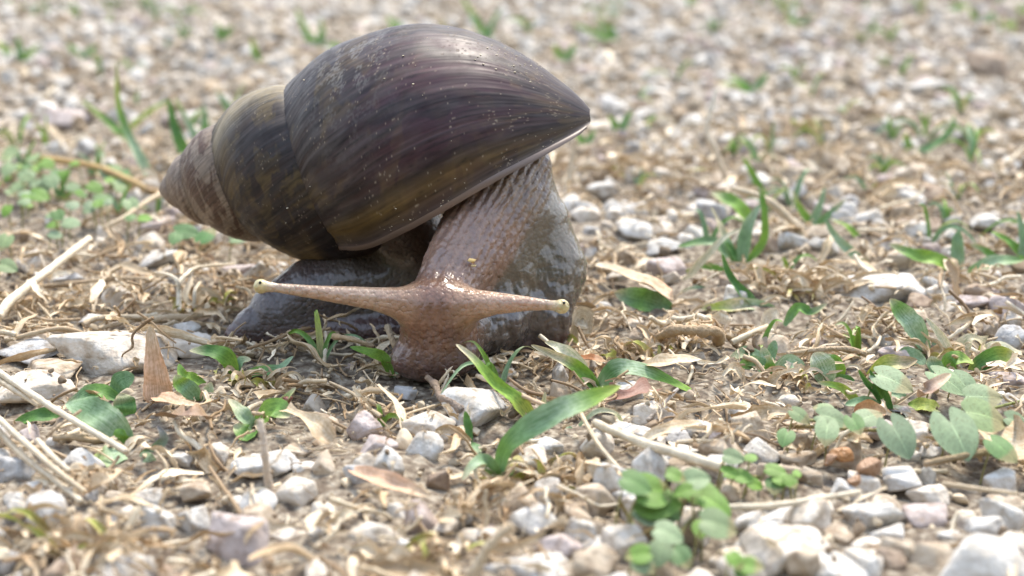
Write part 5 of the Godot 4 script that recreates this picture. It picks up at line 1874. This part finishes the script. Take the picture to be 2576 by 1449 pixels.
	creeper("few small green leaves on brown soil under the shell's spire", [[468, 582, 70, 30, 0.2, fresh, 10, 3], [520, 590, 60, 30, 0.2, DEEP * 1.4, 300, 3], [605, 598, 50, 24, 0.2, soft, 350, 2], [440, 600, 46, 24, 0.2, fresh, 100, 2]], [[[450, 596, 2], [520, 600, 2]]])

const LILAC_LEAF := Color(0.27, 0.22, 0.27)

func place_dry() -> void:
	# standing and lying dead leaves
	strip("upright tan dead leaf with pointed tip standing in the left foreground", "dead_leaf", "dead leaf", [[398, 1010], [396, 965, 1], [388, 900, 2], [378, 820, 2]], 78, [PINK, PINK, PINK, STRAW], 0, true, 0.25)
	strip("crumpled tan leaf base lying right of the upright tan leaf", "dead_leaf", "dead leaf", [[395, 1000, 3], [440, 1014, 5], [500, 1020, 5], [545, 1010, 4]], 36, [PINK, STRAW, TAN], 2)
	strip("pinkish tan leaf blade lying in chaff in the lower middle", "dead_leaf", "dead leaf", [[880, 1180, 4], [940, 1200, 5], [1010, 1222, 5], [1085, 1248, 4]], 42, [PINK, PINK, PINK, STRAW], 1)
	strip("reddish brown torn leaf on dark soil right of the mouth", "dead_leaf", "dead leaf", [[1530, 1000, 2], [1580, 995, 3], [1645, 980, 3]], 60, [Color(0.30, 0.17, 0.13), Color(0.36, 0.2, 0.16), Color(0.28, 0.16, 0.12)], 2)
	strip("long tan strip of dead leaf bent over soil right of the snail's foot", "dead_leaf", "dead leaf", [[1500, 665, 3], [1590, 700, 4], [1665, 735, 5], [1695, 758, 3]], 46, [PALE_STRAW, STRAW, PINK, STRAW], 1)
	strip("pale yellow leaf strip lying before the knobbly root", "dead_leaf", "dead leaf", [[1600, 925, 4], [1650, 915, 6], [1710, 908, 6], [1765, 905, 5]], 38, [STRAW, STRAW, PALE_STRAW], 1)
	strip("crumpled papery leaf at the right edge of the snail's foot", "dead_leaf", "dead leaf", [[1440, 850], [1450, 815, 1], [1470, 800, 1], [1482, 840, 2]], 50, [STRAW, PALE_STRAW, STRAW], 2, true)
	strip("rusty red scrap of leaf beside the papery leaf", "dead_leaf", "dead leaf", [[1450, 900, 4], [1490, 905, 5], [1530, 912, 4]], 30, [RUST, RUST, TAN], 1)
	strip("brown curled leaf with purple edge at left below the upright leaf", "dead_leaf", "dead leaf", [[425, 1050, 4], [470, 1045, 7], [530, 1052, 5]], 70, [DUN, Color(0.33, 0.23, 0.18), DUN], 2)
	strip("broad tan leaf folded over gravel beside the flat white stone", "dead_leaf", "dead leaf", [[720, 1030, 5], [790, 1060, 6], [840, 1110, 4]], 46, [STRAW, STRAW, TAN], 2)
	strip("tan curled leaf under the pale bluish pieces", "dead_leaf", "dead leaf", [[225, 1235, 4], [280, 1205, 7], [330, 1180, 6]], 60, [TAN, STRAW, TAN], 2)
	strip("brown leaf corner at the right edge under the creeping plant", "dead_leaf", "dead leaf", [[2460, 1075, 3], [2540, 1110, 6], [2600, 1100, 5]], 110, [TAN, STRAW, TAN], 1)
	strip("grey pink dry leaf tip among heart-shaped leaves", "dead_leaf", "dead leaf", [[2310, 1000, 6], [2340, 975, 9], [2392, 940, 10]], 30, [TAN, Color(0.42, 0.3, 0.25), STRAW], 1)
	strip("pale wide straw leaf hanging from the dark blade's sprig", "dead_leaf", "dead leaf", [[1805, 845], [1812, 800, 0], [1816, 780, 0]], 44, [PINK, PALE_STRAW, PALE_STRAW], 2, true)
	strip("white torn husk on soil at the end of the pale stem", "dead_leaf", "dead leaf", [[1926, 840], [1935, 805, 0], [1955, 778, 0]], 40, [PALE_STRAW, PALE_STRAW, PALE_STRAW], 1, true)
	strip("orange brown dead leaf under the creeping plant's left leaves", "dead_leaf", "dead leaf", [[2150, 1040, 3], [2185, 1030, 4], [2230, 1040, 3]], 40, [RUST, Color(0.5, 0.27, 0.1), TAN], 1)
	dry_clump("bleached dry grass clump between the grass tuft and the flat cream slab", 2010, 735, 250, 95, 46)
	dry_clump("brown withered grass clump on dark soil behind the snail, right of the shell lip", 1590, 432, 230, 70, 40)
	dry_clump("tattered cream dry clump beside the folded grey-green leaf", 2450, 905, 190, 70, 26)
	dry_clump("crumbled tan grass heap before the knobbly root", 1620, 890, 240, 55, 40)
	dry_clump("dry grass under the small sprig with fanned blades", 1985, 955, 200, 60, 28)
	dry_clump("pale dry grass heap right of the curling green blades at left", 640, 960, 230, 60, 36)
	dry_clump("dry grass heap under the big green grass blade", 1340, 1190, 260, 95, 40)
	dry_clump("brown matted grass left of the snail's tail", 520, 770, 190, 55, 34)
	dry_clump("withered grass between far pebbles at the right", 2050, 330, 260, 50, 30)
	dry_clump("straw heap blurred in the lower left foreground", 180, 1390, 340, 110, 40)
	dry_clump("straw heap at the lower edge left of the pale upright stick", 1010, 1420, 260, 90, 30)
	dry_clump("dry grass around the whitish stem left of the shell", 360, 470, 200, 60, 28)
	# straws
	stick("thick white straw pointing up at the left edge", "straw", "straw", [[-8, 800, 5], [32, 752, 7], [120, 682, 9], [224, 600, 10]], 28, 20, PALE_STRAW * 1.15, PALE_STRAW * 1.15, 0.0, false, straw_mat)
	stick("upper straw of the pair crossing the blue-green blade", "straw", "straw", [[-10, 932, 8], [80, 992, 8], [165, 1046, 7], [318, 1136, 6]], 17, 15, PALE_STRAW, PALE_STRAW, 0.05, false, straw_mat)
	stick("lower shorter straw of the pair at left", "straw", "straw", [[-10, 952, 7], [40, 984, 7], [100, 1020, 6]], 15, 13, STRAW, PALE_STRAW, 0.05, false, straw_mat)
	stick("topmost straw of the bundle at the lower left", "straw", "straw", [[-10, 1048, 9], [70, 1120, 8], [150, 1190, 7], [215, 1238, 5]], 17, 13, PALE_STRAW, STRAW, 0.05, false, straw_mat)
	stick("lowest straw of the bundle at the lower left", "straw", "straw", [[-10, 1078, 7], [60, 1150, 6], [140, 1210, 5], [205, 1262, 4]], 18, 14, STRAW, PALE_STRAW, 0.05, false, straw_mat)
	stick("short split straw lying on the bundle at the lower left", "straw", "straw", [[95, 1108, 8], [135, 1150, 8], [175, 1185, 7]], 14, 12, PALE_STRAW, PALE_STRAW, 0.05, false, straw_mat)
	stick("brown twig crossing under the pair of straws", "twig", "twig", [[115, 1100, 4], [150, 1070, 6], [205, 1032, 8]], 9, 7, TAN, DUN, 0.15)
	stick("dry stalk with a knot lying left of the snail's tail", "stalk", "stalk", [[210, 818, 3], [250, 800, 4], [366, 796, 4], [395, 790, 4]], 16, 12, TAN, STRAW, 0.2)
	stick("thin tan stalk crossing under the knotted stalk", "stalk", "stalk", [[248, 826, 3], [310, 812, 3], [368, 798, 3]], 10, 12, TAN, TAN, 0.1)
	stick("fat pale stalk between the knot and the snail's tail", "stalk", "stalk", [[372, 806, 3], [430, 800, 3], [494, 800, 2]], 24, 20, STRAW, TAN, 0.1, false, straw_mat)
	stick("forked bow of straw above the bluish stone", "stalk", "stalk", [[12, 858, 3], [70, 842, 5], [155, 826, 6], [212, 842, 3]], 11, 14, STRAW, TAN, 0.1, false, straw_mat)
	stick("long brown rootlet running up from the left edge", "rootlet", "rootlet", [[45, 768, 3], [100, 800, 4], [140, 806, 4], [200, 803, 3]], 9, 8, TAN, DUN, 0.2)
	stick("brown dry stem lying behind the white forked root", "stalk", "stalk", [[100, 722, 2], [230, 708, 3], [330, 700, 3], [420, 708, 3]], 13, 11, DUN, TAN, 0.2)
	stick("white forked root standing on soil, left prong", "rootlet", "rootlet", [[450, 782, 1], [450, 735, 5], [445, 705, 8], [420, 690, 8], [392, 686, 6]], 14, 7, PALE_STRAW, STRAW, 0.1)
	stick("white forked root standing on soil, right prong", "rootlet", "rootlet", [[447, 715, 7], [470, 690, 8], [500, 672, 7], [592, 664, 5]], 13, 7, PALE_STRAW, STRAW, 0.1)
	stick("short white root right of the forked root", "rootlet", "rootlet", [[490, 775, 1], [490, 735, 5], [502, 712, 5]], 11, 8, PALE_STRAW, STRAW, 0.1)
	stick("pale upright twig leaning over the flat white stone", "twig", "twig", [[680, 1240], [668, 1160, 3], [662, 1100, 4], [655, 1055, 4]], 22, 13, Color(0.58, 0.47, 0.36), Color(0.66, 0.55, 0.44), 0.12, true)
	stick("dark knotted twig under the snail's mouth", "twig", "twig", [[1076, 950, 4], [1096, 970, 5], [1108, 1000, 4], [1135, 1012, 4], [1164, 1036, 3]], 15, 19, Color(0.30, 0.21, 0.14), Color(0.20, 0.16, 0.13), 0.35)
	stick("long pale flat straw right of the big green blade", "straw", "straw", [[1497, 1064, 6], [1600, 1108, 7], [1700, 1140, 7], [1820, 1176, 6]], 22, 28, PALE_STRAW, PALE_STRAW, 0.02, false, straw_mat)
	stick("thin bent straw below the long flat straw", "straw", "straw", [[1462, 1042, 6], [1500, 1110, 6], [1540, 1160, 5], [1570, 1190, 4]], 12, 9, STRAW, PALE_STRAW, 0.05, false, straw_mat)
	stick("slender straw running right from the mouth behind the light green blade", "straw", "straw", [[1200, 945, 6], [1290, 985, 6], [1360, 1015, 6], [1420, 1040, 5]], 12, 11, STRAW, PINK, 0.05, false, straw_mat)
	stick("white straw lying above the stones at the lower right", "straw", "straw", [[1820, 1278, 5], [1960, 1270, 6], [2060, 1254, 6], [2165, 1238, 6]], 18, 14, PALE_STRAW, PALE_STRAW, 0.04, false, straw_mat)
	stick("tan straw reaching to the right edge above the white block", "straw", "straw", [[2370, 1216, 6], [2450, 1228, 6], [2560, 1242, 6]], 12, 10, STRAW, STRAW, 0.05, false, straw_mat)
	stick("olive brown stick lying under the heart-shaped leaves", "stick", "stick", [[2325, 1168, 4], [2400, 1152, 5], [2500, 1134, 5]], 16, 20, DUN, Color(0.25, 0.2, 0.1), 0.08)
	stick("pale upright stick in the lower middle foreground", "stick", "stick", [[1178, 1460], [1215, 1400, 2], [1245, 1358, 3], [1290, 1320, 3]], 32, 24, STRAW, TAN, 0.12, true)
	stick("white stem lying on dark soil before the torn husk", "stalk", "stalk", [[1840, 862, 3], [1875, 845, 4], [1930, 822, 4]], 16, 15, PALE_STRAW, STRAW, 0.05, false, straw_mat)
	stick("grey weathered twig at the right below the mottled leaf", "twig", "twig", [[1630, 1058, 2], [1665, 1020, 4], [1705, 978, 6]], 11, 9, Color(0.42, 0.36, 0.3), Color(0.48, 0.42, 0.36), 0.15)
	stick("rough brown root lying right of the small grass sprig", "rootlet", "rootlet", [[1978, 890, 3], [2060, 880, 4], [2130, 878, 4], [2180, 892, 3]], 11, 16, TAN, DUN, 0.35)
	stick("tall tan dry stalk with a joint right of the shell", "stalk", "stalk", [[1845, 480], [1815, 420, 0], [1800, 375, 0], [1778, 330, 0], [1790, 270, 0], [1802, 225, 0]], 17, 9, TAN, PALE_STRAW, 0.2, true)
	stick("brown dry stalk leaning from the tuft to the upper left", "stalk", "stalk", [[2035, 612], [1990, 556, 0], [1925, 500, 0], [1842, 474, 0]], 24, 13, TAN, STRAW, 0.15, true)
	stick("pale fallen stalk beside the snail's neck, behind the lip", "stalk", "stalk", [[1425, 480], [1440, 400, 0], [1450, 350, 0]], 16, 12, STRAW, TAN, 0.1, true)
	stick("knobbly brown root lying right of the snail", "root", "root", [[1658, 848, 5], [1700, 830, 9], [1760, 832, 9], [1806, 836, 8], [1806, 862, 3]], 22, 26, Color(0.46, 0.33, 0.2), Color(0.38, 0.27, 0.16), 0.5)
	stick("amber straw lying over leaves left of the spire", "straw", "straw", [[95, 398, 8], [227, 416, 9], [310, 446, 8], [392, 486, 5]], 17, 14, Color(0.62, 0.40, 0.14), Color(0.6, 0.44, 0.22), 0.05, false, straw_mat)
	stick("yellow straw below the amber straw left of the spire", "straw", "straw", [[260, 575, 4], [310, 548, 6], [380, 500, 7], [440, 470, 5]], 13, 11, STRAW, STRAW, 0.05, false, straw_mat)
	stick("twig with bud end lying against the snail's tail", "twig", "twig", [[840, 846, 7], [880, 852, 8], [940, 872, 6]], 16, 10, Color(0.40, 0.28, 0.15), TAN, 0.3)
	stick("short stub of twig wedged between tail and head", "twig", "twig", [[975, 822, 9], [985, 850, 8], [998, 880, 6]], 17, 15, Color(0.42, 0.33, 0.22), DUN, 0.15)
	# husks and crumbs
	for q in [[2116, 1152, 60, "amber hollow husk among the lime leaves and white stones"], [2183, 1184, 74, "brown oval seed right of the amber husk"], [2088, 1160, 40, "small amber husk left of the hollow husk"], [2150, 1215, 40, "pale bean-shaped seed below the brown seed"], [720, 1012, 34, "small dark red seed in dry grass above the glossy leaves"]]:
		var p := rest_on(q[0], q[1], 3.0)
		var r: float = q[2] * 0.5 * per_px(depth_of(p))
		var o := obj("seed", rocks[21 + int(q[0]) % 6], bark_mat.duplicate())
		o.material_override.albedo_color = lin(0.42, 0.2, 0.07) if q[2] > 50 and q[0] < 2150 else lin(0.35, 0.2, 0.11) if q[2] > 36 else lin(0.2, 0.07, 0.04)
		o.material_override.roughness = 0.4
		o.transform = Transform3D(Basis.from_euler(Vector3(0.2, 0.4, 0.1)) * Basis.from_scale(Vector3(r, r * 0.6, r * 0.7)), p + Vector3.UP * r * 0.3)
		tag(o, q[3], "seed")

# behind the viewer: an unseen leafy screen, added to darken the near sides of stones and shell
func make_added_hedge() -> void:
	var s := Shape.new()
	var n := noise(FastNoiseLite.TYPE_SIMPLEX, 1.3, 4, 77)
	for i in 49:
		for k in 17:
			var t := float(k) / 16.0
			var a := PI * t
			var x := -5.0 + i * 10.0 / 48.0
			var d := 0.25 * n.get_noise_2d(x * 2.0, t * 4.0)
			s.vert(Vector3(x, maxf(0.0, (1.35 + d) * pow(sin(a), 0.45)) - 0.02, -(0.45 + d) * cos(a)), Color(0.05, 0.07, 0.03))
	for i in 48:
		for k in 16:
			var a := i * 17 + k
			s.quad(a, a + 17, a + 18, a + 1)
	var o := thing("added_hedge", Vector3(0, 0, 2.3))
	obj("twigs", s.mesh(), crumb_mat, o)
	var l := Shape.new()
	broad_leaf(l, Vector3.ZERO, Vector3.FORWARD, Vector3.UP, 0.07, 0.02, 0.1, 0.3, Color(0.06, 0.11, 0.03))
	var places := []
	for i in 5000:
		var p := s.v[rng.randi() % s.v.size()] + Vector3(rng.randf_range(-0.12, 0.12), rng.randf_range(-0.08, 0.08), rng.randf_range(-0.08, 0.08))
		places.append([Transform3D(Basis.from_euler(Vector3(rng.randf() * TAU, rng.randf() * TAU, rng.randf() * TAU)), p), Color.WHITE * rng.randf_range(0.7, 1.3)])
	scatter("leaves", o, l.mesh(), broad_mat, places)
	tag(o, "added dark green leaf screen, unseen behind the viewer, darkening the near sides", "added_hedge")

func neck_crumb() -> void:
	# a golden crumb of straw on the snail's neck: found by going from the eye to the first skin
	var best := cam_point(1185, 655, 0.3625)
	var s := Shape.new()
	lump(s, Vector3.ZERO, 0.0013, Color(0.62, 0.44, 0.18), 0.4)
	lump(s, Vector3(0.0005, -0.0012, 0.0001), 0.0008, Color(0.7, 0.56, 0.3), 0.5)
	var o := obj("straw_crumb", s.mesh(), crumb_mat)
	o.position = best
	tag(o, "small golden crumb of straw sticking to the snail's neck", "crumb")
